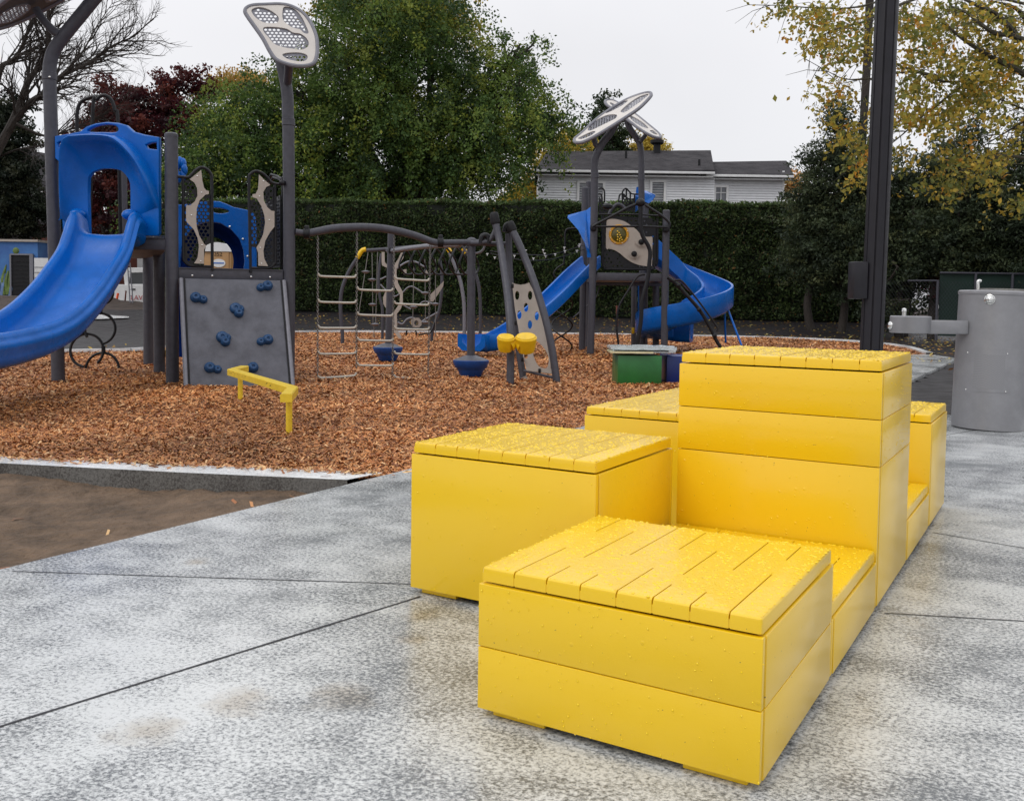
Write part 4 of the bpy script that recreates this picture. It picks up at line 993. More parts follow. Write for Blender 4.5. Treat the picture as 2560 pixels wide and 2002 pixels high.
for pts, y, r in (([(1570, 330), (1620, 318), (1655, 275), (1675, 230)], 11.0, .03), ([(1480, 335), (1640, 340), (1800, 345)], 11.1, .028)):
    mb = MB(); mb.tube([P(*q, y) for q in z3(*pts)], r, 10, 3); mb.build('cross_pipe', M['post'], ar)
for a, b in ((1585, 315), (1770, 230)):
    mb = MB(); c = P(*z3((a, b))[0], 11.0); mb.tube([c + Vector((-.035, 0, -.03)), c + Vector((-.02, 0, .05)), c + Vector((.04, 0, .05)), c + Vector((.05, 0, -.04))], .032, 10, 3); mb.build('clamp', M['dark'], ar)
plP = Pl(P(*z3((1870, 655))[0], 10.85), Vector((1, -.12, 0)), P(*z3((1870, 655))[0], 10.85) - P(*z3((1990, 1340))[0], 10.6))
ol = plP.pts(z3((1802, 645), (1835, 655), (1870, 660), (1905, 655), (1935, 643), (1975, 720), (2020, 850), (2070, 1020), (2105, 1180), (2130, 1352), (1915, 1325), (1893, 1230), (1870, 1130), (1850, 990), (1825, 850)))
hl = [sm2(plP.pts([(x0 * .32199 + 700 + math.cos(w) * rx * .32199, y0 * .32199 + 500 + math.sin(w) * ry * .32199) for w in [2 * math.pi * i / 12 for i in range(12)]]), 2) for x0, y0, rx, ry in ((1842, 742, 17, 35), (1942, 742, 17, 35), (1911, 835, 17, 35), (1859, 893, 17, 33), (1994, 902, 16, 34), (1941, 968, 17, 33), (1910, 1212, 15, 20))]
big = sm2(plP.pts(z3((1972, 1100), (2000, 1100), (2050, 1150), (2085, 1220), (2080, 1290), (2055, 1308), (2010, 1290), (1975, 1230), (1960, 1160))), 3)
mb = MB(); mb.plate(plP, [ol, big] + hl, .022); mb.build('holed_panel', M['tan'], ar, smooth=False)
mb = MB(); mb.tube([P(*z3((1895, 1325))[0], 10.75), P(*z3((2135, 1382))[0], 10.4)], .016, 8, 1); mb.build('foot_bar', M['post'], ar)
for a, b in ((1805, 668), (1830, 955), (1882, 1238), (2112, 1290), (2015, 1325)):
    mb = MB(); mb.box(P(*z3((a, b))[0], 10.6), (.03, .05, .05), bev=.006); mb.build('bracket', M['dark'], ar)

# yellow drums on the front leg
dr = empty('play_drums', P(*z3((1790, 1140))[0], 10.05), 'pair of yellow play drums fixed to the leg of the arched climber', 'play drums')
yd = 10.0
def drum(cx, cy, rt, h, nm):
    c = P(*z3((cx, cy))[0], yd); R = rt * .32199 * yd / FPX; H = h * .32199 * yd / FPX; ax = Vector((.05 if cx < 1800 else -.02, -.34, 1)).normalized()
    mb = MB(); mb.lathe([(0, .012), (R * .86, .012), (R * .9, .006), (R * .93, -.004), (R * 1.0, -.006), (R * 1.02, -.016), (R * 1.0, -.026), (R * .97, -.04), (R * .88, -H * .7), (R * .72, -H * .97), (R * .6, -H), (0, -H)], c, 32, ax); mb.build(nm, M['yplast'], dr)
    return c
c1 = drum(1755, 1065, 70, 115, 'drum'); c2 = drum(1910, 1062, 84, 128, 'drum')
mb = MB(); mb.tube([c1 - UP * .085 + Vector((.05, .01, 0)), (c1 + c2) / 2 - UP * .065 + Vector((0, .02, 0)), c2 - UP * .09 + Vector((-.05, .01, 0))], [.07, .04, .075], 16, 4); mb.build('bridge', M['yplast'], dr)

# ================================================================== REAR CLIMBING FRAME with yellow elbows
rf = empty('climbing_frame', G(1000, 850), 'rear climbing frame with yellow elbows, hanging discs, tan ladder and wavy net bars', 'climbing frame')
Yr = 18.6
def rp(l, y=Yr): return [P(*q, y) for q in l]
def rpipe(l, r, nm, m_='post', y=Yr, k=4, ground=False):
    p = rp(l, y)
    if ground: p.append(Vector((p[-1].x, p[-1].y, -.1)))
    mb = MB(); mb.tube(p, r, 10, k); return mb.build(nm, M[m_], rf)
rpipe(z9((415, 490), (330, 620), (250, 780), (195, 950), (178, 1130), (185, 1350), (205, 1560)), .036, 'leg', ground=True)
rpipe(z9((550, 378), (700, 368), (930, 352), (1300, 320), (1700, 295)), .036, 'top_bar')
rpipe(z9((540, 362), (490, 375), (455, 420), (415, 485)), .046, 'elbow', 'yplast', k=2)
rpipe(z9((1700, 350), (1725, 375), (1735, 400)), .046, 'elbow', 'yplast', k=2)
rpipe(z9((1730, 400), (1800, 580), (1880, 800), (1920, 1000), (1938, 1180), (1942, 1420)), .036, 'leg', 'steelgrey', ground=True)
rpipe(z3((1420, 375), (1445, 410)), .046, 'elbow', 'yplast', k=1)
rpipe(z3((1450, 410), (1500, 520), (1540, 650), (1555, 800), (1555, 960)), .036, 'leg', y=20.5, ground=True)
rpipe(z9((760, 420), (735, 600), (720, 850), (740, 1050), (775, 1240)), .03, 'leg', y=20.5, ground=True)
rpipe(z9((1590, 500), (1620, 700), (1620, 900), (1590, 1200), (1520, 1420), (1480, 1560)), .033, 'leg', y=20, ground=True)
def thin(l, nm='net_bar', r=.016, y=Yr, m_='steelgrey'): rpipe(l, r, nm, m_, y, 4)
thin(z9((965, 650), (1040, 590), (1150, 535), (1260, 545), (1350, 600), (1400, 610)), y=19.5, r=.02)
thin(z9((1065, 975), (1130, 910), (1190, 890), (1250, 915), (1350, 980), (1400, 1000)), y=19.5)
thin(z9((990, 1400), (1060, 1425), (1120, 1360), (1190, 1335), (1260, 1360), (1320, 1395), (1400, 1350), (1560, 1260)), y=19.5, r=.02)
thin(z9((1310, 1140), (1350, 1110), (1400, 1105), (1480, 1130)), y=19.5); thin(z9((745, 860), (800, 920), (900, 1010), (960, 1030), (1010, 1000)), y=19.5); thin(z9((745, 790), (830, 750)), y=19.5); thin(z9((1060, 1150), (1180, 1215)), y=19.5)
thin(z9((1290, 1580), (1380, 1560), (1450, 1550), (1500, 1480), (1520, 1400)), y=19.5, m_='dark'); thin(z9((1110, 1590), (1130, 1500), (1190, 1470), (1240, 1500), (1260, 1580)), y=19.5, m_='dark')
# tan wavy ladder
plN = Pl(P(*z9((950, 900))[0], 18.2), Vector((1, 0, 0)), UP)
for lp in (z9((765, 400), (805, 400), (808, 545), (850, 590), (850, 630), (770, 590), (765, 540)),
           z9((1040, 410), (1075, 410), (1075, 480), (1000, 600), (975, 640), (975, 720), (1000, 850), (1065, 970), (1065, 1130), (1035, 1210), (980, 1280), (985, 1470), (955, 1470), (940, 1290), (890, 1230), (940, 1250), (1020, 1130), (1025, 1010), (945, 880), (905, 820), (915, 620), (1000, 500)),
           z9((810, 980), (905, 830), (920, 880), (850, 980), (830, 1080), (840, 1150), (905, 1240), (915, 1290), (845, 1230), (790, 1140), (785, 1050)),
           z9((925, 1510), (985, 1510), (1045, 1600), (1045, 1635), (1010, 1630)), z9((900, 1270), (940, 1300), (950, 1480), (925, 1600), (890, 1600), (905, 1450))):
    mb = MB(); mb.plate(plN, [plN.pts(lp)], .03); mb.build('ladder_strut', M['tan'], rf, smooth=False)
for lp in (z9((1600, 800), (1590, 880), (1440, 1110), (1385, 1100), (1390, 1010), (1480, 920)), z9((1290, 690), (1330, 610), (1370, 690)), z9((1110, 1380), (1150, 1350), (1230, 1350), (1270, 1400), (1265, 1460), (1230, 1490), (1150, 1490), (1115, 1450)), z9((970, 640), (1040, 620), (1045, 710), (1000, 700))):
    mb = MB(); lps = [plN.pts(lp)]
    if len(lp) == 8: q = plN.px(*z9((1190, 1425))[0]); lps.append(circ(q[0], q[1], .045, .055, 10))
    mb.plate(plN, lps, .02, w=-.9); mb.build('net_plate', M['tan'], rf, smooth=False)
def rchain(a, b, y=Yr):
    A_, B_ = rp(z9(a, b), y); mb = MB(); mb.tube([A_, B_], .009, 5, 1); mb.build('hanging_chain', M['chain'], rf)
rchain((572, 400), (440, 1260)); rchain((627, 410), (642, 1450)); rchain((706, 400), (678, 1430)); rchain((1225, 520), (1205, 1470), 19); rchain((1380, 500), (1388, 1400), 19); rchain((1530, 500), (1530, 1600), 19); rchain((655, 1450), (655, 1620))
for a, b in ((537, 680), (628, 792), (635, 1145), (672, 1428), (1385, 982), (1217, 1180), (1527, 1138), (1388, 1400), (690, 955)):
    c = P(*z9((a, b))[0], Yr); mb = MB(); mb.lathe([(0, -.035), (.03, -.035), (.055, -.02), (.085, .0), (.085, .008), (.03, .024), (0, .03)], c, 16); mb.build('foot_disc', M['steelgrey'], rf)

# ================================================================== FAR PLAY TOWER
ft = empty('play_tower', Vector((1.95, 17, 0)), 'far play tower with roof leaves, curly blue slide and bead window panel', 'play structure')
Yf = 16.2; Yk = 17.5
def fp(l, y=Yf): return [P(*q, y) for q in l]
def fpost(x, ytop, y, r=.062, xt=None, nm='post', m_='post'):
    p = P(x, 860, y); q = P(xt or x, ytop, y); mb = MB(); mb.tube([(p.x, y, -.2), q], r, 14, 1); mb.lathe([(r * 1.03, -.03), (r * 1.03, 0), (r * .7, .012), (0, .016)], q, 14); return mb.build(nm, M[m_], ft)
def fpipe(l, r, nm, y=Yf, m_='dark', k=4, g=False, **kw):
    p = fp(l, y) if not isinstance(y, (list, tuple)) else [P(a, b, yy_) for (a, b), yy_ in zip(l, y)]
    if g: p.append(Vector((p[-1].x, p[-1].y, -.1)))
    mb = MB(); mb.tube(p, r, 10, k); return mb.build(nm, M[m_], ft)
# two tall bent posts with canopy leaves
b0 = P(1476, 860, Yf)
p = [Vector((b0.x, Yf, -.2)), P(1484, 600, Yf)] + fp(z4((815, 760), (815, 660), (825, 600), (870, 510), (930, 430), (975, 345)))
mb = MB(); mb.tube(p, .064, 16, 5); collar(mb, P(*z4((817, 738))[0], Yf), .064, .09); mb.build('post', M['post'], ft)
b1 = P(1607, 860, 17.6)
p = [Vector((b1.x, 17.6, -.2)), P(1605, 600, 17.6)] + fp(z4((1148, 770), (1148, 600), (1135, 510), (1100, 450), (1060, 390), (1040, 320)), 17.6)
mb = MB(); mb.tube(p, .058, 16, 5); collar(mb, P(*z4((1148, 755))[0], 17.6), .058, .09); mb.build('post', M['post'], ft)
fpipe(z4((845, 560), (820, 510), (805, 460)), .045, 'canopy_arm', m_='post'); fpipe(z4((1135, 500), (1170, 460), (1188, 430)), .04, 'canopy_arm', 17.5, m_='post')
plF = Pl(P(1530, 292, Yf), Vector((.85, .15, .54)), Vector((-.25, 1, .50)))
fo = plF.pts(zf((105, 925), (115, 955), (160, 968), (250, 955), (430, 870), (700, 710), (950, 550), (1170, 400), (1340, 230), (1365, 175), (1335, 148), (1200, 172), (1000, 245), (820, 340), (650, 450), (450, 600), (250, 790), (130, 890)))
fv = [sm2(plF.pts(q), 3) for q in (zf((170, 900), (260, 850), (400, 790), (455, 795), (380, 860), (250, 910), (190, 915)), zf((330, 740), (440, 620), (620, 530), (740, 510), (810, 525), (780, 580), (660, 640), (500, 720), (360, 780)),
      zf((620, 495), (700, 410), (820, 330), (930, 290), (985, 290), (900, 360), (770, 430)), zf((870, 450), (1000, 330), (1150, 230), (1270, 185), (1330, 180), (1250, 260), (1100, 370), (950, 470), (900, 480)))]
leafplate(ft, plF, fo, fv, rim=.03, hole=.02, pitch=.055)
plF2 = Pl(P(1575, 290, 17.6), Vector((.85, -.3, -.46)), Vector((.3, 1, .50)))
fo2 = plF2.pts(zf((610, 290), (660, 270), (760, 285), (900, 370), (1100, 500), (1300, 660), (1480, 810), (1515, 870), (1500, 890), (1380, 860), (1200, 760), (1000, 610), (800, 450), (650, 360)))
fv2 = [sm2(plF2.pts(q), 3) for q in (zf((680, 320), (740, 330), (840, 400), (760, 400)), zf((1000, 530), (1100, 560), (1250, 660), (1320, 740), (1200, 710), (1060, 620)), zf((1340, 780), (1400, 775), (1470, 840), (1400, 830)))]
leafplate(ft, plF2, fo2, fv2, rim=.028, hole=.02, pitch=.055)
fpost(1661, 527, Yf, xt=1666); fpost(1455, 470, Yk, xt=1463); fpost(1468, 455, 18.4, xt=1472, r=.055); fpost(1612, 494, 18.4, xt=1614, r=.058); fpost(1640, 700, Yk + .1); fpost(1585, 700, 18.8, r=.055); fpost(1597, 690, 18.9, r=.018, m_='bluepl')
# deck
zdk = P(1570, 687, Yf).z; dkp = [P(1484, 690, Yf), P(1665, 690, Yf), P(1650, 690, 18.4), P(1466, 690, 18.4)]
mb = MB(); a = [Vector((q.x, q.y, zdk)) for q in dkp]; b = [Vector((q.x, q.y, zdk - .1)) for q in dkp]; mb.add(a + b, [(0, 1, 2, 3), (7, 6, 5, 4)] + [(i, (i + 1) % 4, 4 + (i + 1) % 4, 4 + i) for i in range(4)]); mb.build('deck', M['post'], ft, smooth=False)
for zz_, hh, yy_ in ((zdk + .03, .12, Yf), (zdk - .12, .06, Yf + .5)):
    a_, b_ = P(1484, 690, yy_), P(1665, 690, yy_); mb = MB(); mb.box(((a_.x + b_.x) / 2, yy_ + .01, zz_ - hh / 2), (b_.x - a_.x - .12, .03, hh), bev=.004); mb.build('deck_beam', M['post'], ft)
# play panel with bead window
plM = Pl(P(1570, 600, Yf + .12), Vector((1, 0, 0)), UP)
rim = z10((700, 650), (700, 1400), (735, 1500), (790, 1528), (1480, 1530), (1545, 1500), (1560, 1440), (1600, 1400), (1600, 700))
fpipe(rim, .018, 'panel_frame', Yf + .1, 'dark', 3)
pk = plM.pts(z10((705, 680), (800, 650), (1500, 690), (1590, 760), (1595, 1000), (1590, 1480), (1500, 1520), (780, 1520), (710, 1450)))
mb = MB(); mb.plate(plM, [pk] + [h for h in honey(pk, .016, .075) if RNG.random() < .5], .014, w=-.012); mb.build('dark_panel', M['dark'], ft, smooth=False)
tn = plM.pts(z10((765, 745), (800, 715), (870, 708), (960, 720), (1060, 750), (1170, 820), (1260, 890), (1320, 960), (1390, 1000), (1480, 1000), (1518, 1015), (1512, 1200), (1505, 1475), (1400, 1480), (1280, 1460), (1160, 1410), (1060, 1340), (980, 1270), (880, 1215), (800, 1195), (752, 1175)))
wc = plM.px(*z10((965, 965))[0]); Rw = 130 * .15221 * Yf / FPX; Ro = 170 * .15221 * Yf / FPX
mb = MB(); mb.plate(plM, [sm2(tn, 2), circ(wc[0], wc[1], Rw, n=28)], .02, w=.01 if plM.n.y < 0 else -.01); mb.build('tan_panel', M['tan'], ft, smooth=False)
M['orange'] = mat('amber_plastic_ring', (.62, .30, .01), .35, var=.2); M['bubble'] = mat('smoky_bubble_window', (.10, .085, .012), .15, var=.3)
pw = plM.to(wc[0], wc[1]); fwd = Vector((0, -1, 0))
mb = MB(); mb.lathe([(Rw * .95, .015), (Rw, .035), (Ro * .92, .035), (Ro, .015)], pw, 28, fwd); wr = mb.build('bead_window', M['orange'], ft)
mb = MB(); mb.lathe([(0, .045), (Rw * .5, .04), (Rw, .014)], pw, 24, fwd); mb.build('window_dome', M['bubble'], wr)
for a, b in ((945, 908), (970, 935), (945, 965), (988, 970), (950, 1005), (1003, 1010), (945, 1048), (980, 1035), (1018, 1050), (982, 1070)):
    q = P(*z10((a, b))[0], Yf + .05); mb = MB(); mb.ball(q, .014, 8); mb.build('bead', M['yplast'], wr)
for w in range(8):
    a = math.radians(22 + 45 * w); bolts('bolt', [pw + Vector((math.cos(a) * (Rw + Ro) / 2, -.036, math.sin(a) * (Rw + Ro) / 2))], .008, fwd, wr)
for a, b in ((1335, 1085), (1218, 1280)):
    c = P(*z10((a, b))[0], Yf + .06); mb = MB(); mb.ball(c, .05, 14, (1, .7, 1)); kn = mb.build('spinner_ball', M['rubber'], ft)
    mb = MB(); mb.tube([c + Vector((math.cos(math.radians(t)) * .095, .01, math.sin(math.radians(t)) * .07)) for t in range(175, 366, 10)], .008, 6, 1); mb.build('spinner_bracket', M['tan'], kn)
# pavilion-shaped climbing bars in front
Yc = 15.4
fpipe(z10((535, 835), (620, 780), (800, 690), (1100, 530), (1250, 465)), .022, 'bar', Yc); fpipe(z10((1400, 480), (1500, 545), (1650, 640), (1760, 730), (1800, 790), (1790, 850)), .022, 'bar', Yc)
fpipe(z10((560, 835), (900, 832), (1300, 830), (1760, 845)), .017, 'bar', Yc + .1); fpipe(z10((640, 635), (900, 632), (1280, 635), (1640, 655)), .014, 'bar', Yf + .1)
fpipe(z10((1325, 470), (1325, 600), (1325, 760), (1330, 880), (1370, 1010), (1440, 1130), (1480, 1250), (1465, 1450), (1440, 1700)) + z5((870, 1000), (860, 1150), (835, 1310)), .034, 'fire_pole', Yc, g=True)
mb = MB(); mb.ball(P(*z10((1322, 440))[0], Yc), .078, 14, (1, 1, .9)); mb.build('hub', M['dark'], ft)
for a, b in ((548, 850), (1740, 870)):
    mb = MB(); c = P(*z10((a, b))[0], Yf - .06); mb.box(c, (.11, .14, .12), bev=.03); mb.build('clamp', M['dark'], ft)
fpipe(z5((890, 815), (850, 822), (820, 850), (770, 930), (720, 1010), (695, 1080), (688, 1200), (700, 1305)), .017, 'rail', Yc + .2, g=True)
fpipe(z5((1050, 835), (1110, 880), (1170, 945), (1280, 1070), (1350, 1190), (1400, 1290), (1430, 1345)), .03, 'sloping_bar', Yc + .3, g=True)
fpipe(z5((1100, 860), (1135, 855), (1170, 880), (1240, 965), (1320, 1070), (1390, 1170), (1405, 1200), (1398, 1222)), .015, 'rail', Yc + .2)
for a, b in ((1128, 893), (1275, 1065), (1385, 1250)):
    mb = MB(); mb.ball(P(*z5((a, b))[0], Yc + .28), .042, 10); mb.build('joint', M['dark'], ft)
# dark rails, bubble arches and perforated guards at the top of the tower
for l in (z10((640, 230), (665, 200), (705, 210), (730, 260), (730, 440)), z10((630, 300), (670, 300), (690, 350), (690, 470)), z10((1025, 430), (1025, 280), (1050, 225), (1090, 210), (1130, 250), (1170, 290), (1220, 300), (1290, 300)), z10((965, 450), (970, 350), (990, 305), (1040, 300), (1100, 360), (1160, 385), (1225, 370)), z10((1090, 220), (1090, 330)), z10((1155, 275), (1155, 540)), z10((1225, 300), (1225, 560))):
    fpipe(l, .016, 'guard_rail', 18.5)
plG = Pl(P(1600, 520, 18.45), Vector((1, 0, 0)), UP)
for q in (z10((1015, 310), (1050, 310), (1120, 370), (1225, 390), (1225, 600), (1015, 560)), z10((640, 340), (700, 430), (760, 500), (830, 520), (830, 640), (640, 620))):
    pq = plG.pts(q); mb = MB(); mb.plate(plG, [pq] + honey(pq, .018, .055), .012); mb.build('perforated_guard', M['dark'], ft, smooth=False)
fpipe(z10((800, 640), (840, 560), (900, 490), (960, 465), (1020, 490), (1070, 540)), .03, 'tunnel_hoop', 17.6, 'post')
mb = MB(); mb.ball(P(*z10((780, 500))[0], 17.4), .085, 10, (1.2, 1, .7)); mb.build('cover', M['dark'], ft)
# blue slide heads: one at the left, one at the top rear
def bluepanel(pxs, y, nrm_x, thick, nm, y2=None):
    pl = Pl(P(*pxs[0], y), Vector((1, nrm_x, 0)), UP); mb = MB(); mb.plate(pl, [pl.pts(pxs)], thick, .015); return mb.build(nm, M['bluepl'], ft)
head = [(z10((500, 510))[0], 16.9), (z10((430, 565))[0], 16.9), (z10((130, 645))[0], 16.7), (z10((125, 690))[0], 16.6), (z10((300, 890))[0], 16.4), (z10((400, 1090))[0], 16.2), (z10((440, 1230))[0], 16.1), (z10((445, 1340))[0], 16.0), (z10((500, 1340))[0], 16.1)]
A1 = [P(*q, y) for q, y in head]; A2 = [p + Vector((.06, .16, .03)) for p in A1]
mb = MB(); n_ = len(A1)
mb.add(A1 + A2, [tuple(range(n_)), tuple(range(n_, 2 * n_))[::-1]] + [(i, (i + 1) % n_, n_ + (i + 1) % n_, n_ + i) for i in range(n_)]); mb.build('slide_hood', M['bluepl'], ft, smooth=False)
A1 = [P(*q, y) for q, y in zip(z10((1255, 185), (1285, 180), (1290, 240), (1380, 240), (1440, 260), (1560, 310), (1565, 330), (1520, 400), (1460, 450), (1380, 420), (1270, 420), (1275, 560), (1235, 600), (1240, 330)), [18.6] * 4 + [18.4, 17.9, 17.9, 17.9, 18, 18.3, 18.6, 18.6, 18.6, 18.6])]
A2 = [p + Vector((.03, .15, .02)) for p in A1]; n_ = len(A1); mb = MB()
mb.add(A1 + A2, [tuple(range(n_)), tuple(range(n_, 2 * n_))[::-1]] + [(i, (i + 1) % n_, n_ + (i + 1) % n_, n_ + i) for i in range(n_)]); mb.build('slide_hood', M['bluepl'], ft, smooth=False)
# trough builder for the blue slides
def trough(path, wdt, wall_h, nm, mtn='bluepl', k=6, bank=None):
    pts = smoothpts(path, k); rings = []; N = len(pts)
    for i, p in enumerate(pts):
        t = pts[min(i + 1, N - 1)] - pts[max(i - 1, 0)]; t.z = 0; t.normalize(); s = Vector((-t.y, t.x, 0)); b = 0 if bank is None else bank
        w2 = wdt / 2; sec = [(-w2 - .03, wall_h - .03), (-w2 - .03, 0), (-w2 + .05, -.07), (w2 - .05, -.07), (w2 + .03, 0), (w2 + .03, wall_h - .03), (w2 + .02, wall_h), (w2 - .02, wall_h), (w2 - .03, wall_h - .04), (w2 - .05, .06), (w2 - .12, 0), (0, -.015), (-w2 + .12, 0), (-w2 + .05, .06), (-w2 + .03, wall_h - .04), (-w2 + .02, wall_h), (-w2 - .02, wall_h)]
        rings.append([p + s * a + UP * (c + b * a) for a, c in sec])
    mb = MB(); mb.loft(rings, True, True); return mb.build(nm, M[mtn], ft, ang=50)
# curly slide at the right of the tower
cs = [Vector(q) for q in ((2.5, 17.75, 1.78), (2.92, 17.85, 1.50), (3.34, 17.78, 1.22), (3.66, 17.42, 1.0), (3.68, 16.95, .86), (3.42, 16.55, .72), (3.0, 16.36, .58), (2.65, 16.5, .47), (2.5, 16.85, .38), (2.6, 17.2, .31), (2.9, 17.4, .26), (3.3, 17.3, .24))]
trough(cs, .52, .34, 'curly_slide')
mb = MB(); mb.tube([P(*z5((1455, 1000))[0], 16.9), P(*z5((1463, 1300))[0], 17.0)], .018, 8, 1); mb.build('slide_leg', M['bluepl'], ft)
mb = MB(); mb.tube([P(*z5((1455, 1000))[0], 16.8), P(*z5((1578, 1322))[0], 16.2)], .018, 8, 1); mb.build('slide_leg', M['bluepl'], ft)
mb = MB(); q = P(1664, 830, 16.9); mb.tube([(q.x, q.y, .3), (q.x, q.y, -.1)], .03, 8, 1); mb.build('slide_leg', M['bluedk'], ft)
# long straight slide to the left
trough([P(1476, 668, 16.9), P(1440, 700, 16.6), P(1370, 770, 16.0), P(1290, 835, 15.4), P(1240, 862, 15.1), P(1200, 868, 15.0), P(1178, 866, 14.7)], .40, .20, 'long_slide')
# corkscrew climber left of the tower
c = P(1405, 800, 17.2); zt_a, zb_a = P(1405, 712, 17.2).z, P(1405, 864, 17.2).z
for ph in (0, math.pi):
    pts = [Vector((c.x + .19 * math.cos(t * 2.9 + ph), c.y + .19 * math.sin(t * 2.9 + ph), 0 + (1.22) * (1 - t / 3.4))) for t in [i * .1 for i in range(35)]]
    mb = MB(); mb.tube(pts, .015, 7, 1); mb.build('corkscrew', M['dark'], ft)
fpipe(z5((400, 488), (340, 492), (322, 520), (320, 600), (312, 740)), .017, 'rail', 17.0)
fpipe(z5((312, 740), (265, 770), (240, 810), (255, 840), (300, 870)), .015, 'rail', 17.0)
fpipe(z5((585, 860), (560, 920), (530, 990), (380, 1120)), .012, 'rail', 18.2, 'post')
# cable bridge running off to the left; its white specks are modelled glints
cb = empty('cable_bridge', P(1380, 640, 16.6), 'sagging dark cables with white specks standing for glints left of the far tower', 'cable')
for o_ in (0, 55):
    mb = MB(); mb.tube([P(1225, 628 + o_ * .1, 15.5), P(1300, 636 + o_ * .25, 16), P(1380, 636 + o_ * .22, 16.6), P(1462, 612 + o_ * .2, 17.3)], .008, 5, 5); mb.build('cable', M['dark'], cb)
for a, b in ((52, 1293), (105, 1318), (245, 1306), (325, 1268), (328, 1295), (380, 1325), (450, 1265), (460, 1290), (468, 1308), (535, 1295), (600, 1248), (605, 1272), (690, 1270), (705, 1235), (710, 1225)):
    q = P(*z4((a, b))[0], 16.5); mb = MB(); mb.box(q, (.045, .015, .012), bev=.003); mb.box(q - UP * .02, (.012, .015, .035), bev=.003); mb.build('clip', M['white'], cb)  # each clip is a white solid put in for a glint
mb = MB(); q = P(*z10((1020, 1565))[0], Yf + .3); mb.lathe([(0, 0), (.022, 0), (.03, .02), (0, .05)], q, 8); 
mb = MB(); q = P(*zg((797, 640))[0], 18.6); mb.box(q, (.05, .05, .12), bev=.01); mb.build('yellow_marker', M['yplast'], ft)

# ================================================================== STORAGE BOXES
g0 = G(*zg((620, 1215))[0]); wB = P(1652, 962, g0.y).x - g0.x
gb = empty('storage_box', (g0.x + wB / 2, g0.y + .2, 0), 'plain green cube box on the wood chips under plastic sheets', 'box')
Rg = Matrix.Rotation(.04, 3, 'Z'); zT = P(1560, 884, g0.y).z
mb = MB(); mb.box((g0.x + wB / 2, g0.y + .22, zT / 2 - .02), (wB, .44, zT + .0), Rg, .006); mb.build('box_body', M['green'], gb)
nb_ = empty('storage_box', (g0.x + wB + .22, g0.y + .32, 0), 'navy blue box between the green box and the tall yellow block', 'box')
mb = MB(); mb.box((g0.x + wB + .33, g0.y + .38, zT / 2 - .03), (.5, .42, zT + .0), Rg, .006); mb.build('box_body', M['bluebox'], nb_)
M['film'] = mat('crumpled_clear_plastic', (.80, .86, .88), .12, var=.2, vs=12, bump=.8, bs=30, bd=.01); bn = M['film'].node_tree.nodes['Principled BSDF']; bn.inputs['Transmission Weight'].default_value = .45; bn.inputs['IOR'].default_value = 1.15
M['cream'] = mat('cream_board', (.66, .6, .36), .45, var=.2)
pk_ = empty('plastic_sheets', (g0.x + .3, g0.y + .2, zT), 'clear plastic film and boards piled on top of the green box', 'plastic sheets')
for nm, m_, xa, xb, ya, yb_, zlo, th, wob in (('film', 'film', 1528, 1693, .02, .5, .045, .03, .012), ('film', 'film', 1532, 1690, .0, .46, .018, .025, .01), ('board', 'cream', 1526, 1632, -.05, .4, .006, .018, .003), ('board', 'green', 1536, 1672, .0, .44, .026, .014, .0)):
    x0, x1 = P(xa, 870, g0.y).x, P(xb, 870, g0.y).x; nx, ny = 22, 8; v = []; f = []
    for s_ in (1, 0):
        for j in range(ny + 1):
            for i in range(nx + 1): x = x0 + (x1 - x0) * i / nx; y = g0.y + ya + (yb_ - ya) * j / ny; v.append((x, y, zT + zlo + (th if s_ else 0) + wob * fn(x, y, 9, zlo * 50 + s_)))
    K = (nx + 1) * (ny + 1)
    for j in range(ny):
        for i in range(nx): a = j * (nx + 1) + i; f += [(a, a + 1, a + nx + 2, a + nx + 1), (K + a, K + a + nx + 1, K + a + nx + 2, K + a + 1)]
    for i in range(nx): f.append((i, K + i, K + i + 1, i + 1)); a = ny * (nx + 1) + i; f.append((a, a + 1, K + a + 1, K + a))
    for j in range(ny): a = j * (nx + 1); f.append((a, a + nx + 1, K + a + nx + 1, K + a)); a += nx; f.append((a, K + a, K + a + nx + 1, a + nx + 1))
    MB().add(v, f).build(nm, M[m_], pk_)

# ================================================================== LAMP POST
yl = 6.5
lb, lt = P(2164, 700, yl), P(2218, 0, yl)
lx = (P(2172, 820, yl) + P(2169, 860, yl)) / 2
lp = empty('lamp_post', (lb.x, yl, 0), 'dark fluted lamp post rising behind the tall yellow block', 'lamp post')
def at_h(z): return P(2179, 860, yl).lerp(P(2218, 0, yl), (z - P(2179, 860, yl).z) / (P(2218, 0, yl).z - P(2179, 860, yl).z))
def fluted(rb, rt_, z0, z1_, nseg=10):
    prof_ = []
    for k_ in range(8):
        a0 = 2 * math.pi * k_ / 8
        for da, rr in ((-.30, 1.0), (.02, .995), (.30, 1.0), (.345, .90), (.385, .90), (.44, 1.0)): prof_.append((a0 + da, rr))
    rings = []
    for i in range(nseg + 1):
        z = z0 + (z1_ - z0) * i / nseg; c = at_h(z); R = rb + (rt_ - rb) * i / nseg
        rings.append([c + Vector((math.cos(a) * R * r_, math.sin(a) * R * r_, 0)) for a, r_ in prof_])
    return MB().loft(rings, True, True)
fluted(.0765, .0765, .0, 5.2).build('post', M['lamp'], lp, ang=25)
mb = MB(); c = at_h(0); mb.lathe([(.15, 0), (.15, .02), (.09, .05), (.08, .12)], (c.x, c.y, 0), 20); mb.build('base', M['lamp'], lp)
mb = MB(); c = at_h(5.2); mb.tube([c, c + Vector((0, 0, .3)), c + Vector((-.4, -.1, .5)), c + Vector((-.9, -.2, .52))], .04, 10, 4); mb.box(c + Vector((-1.1, -.25, .5)), (.6, .25, .08), bev=.03); mb.build('luminaire', M['lamp'], lp)
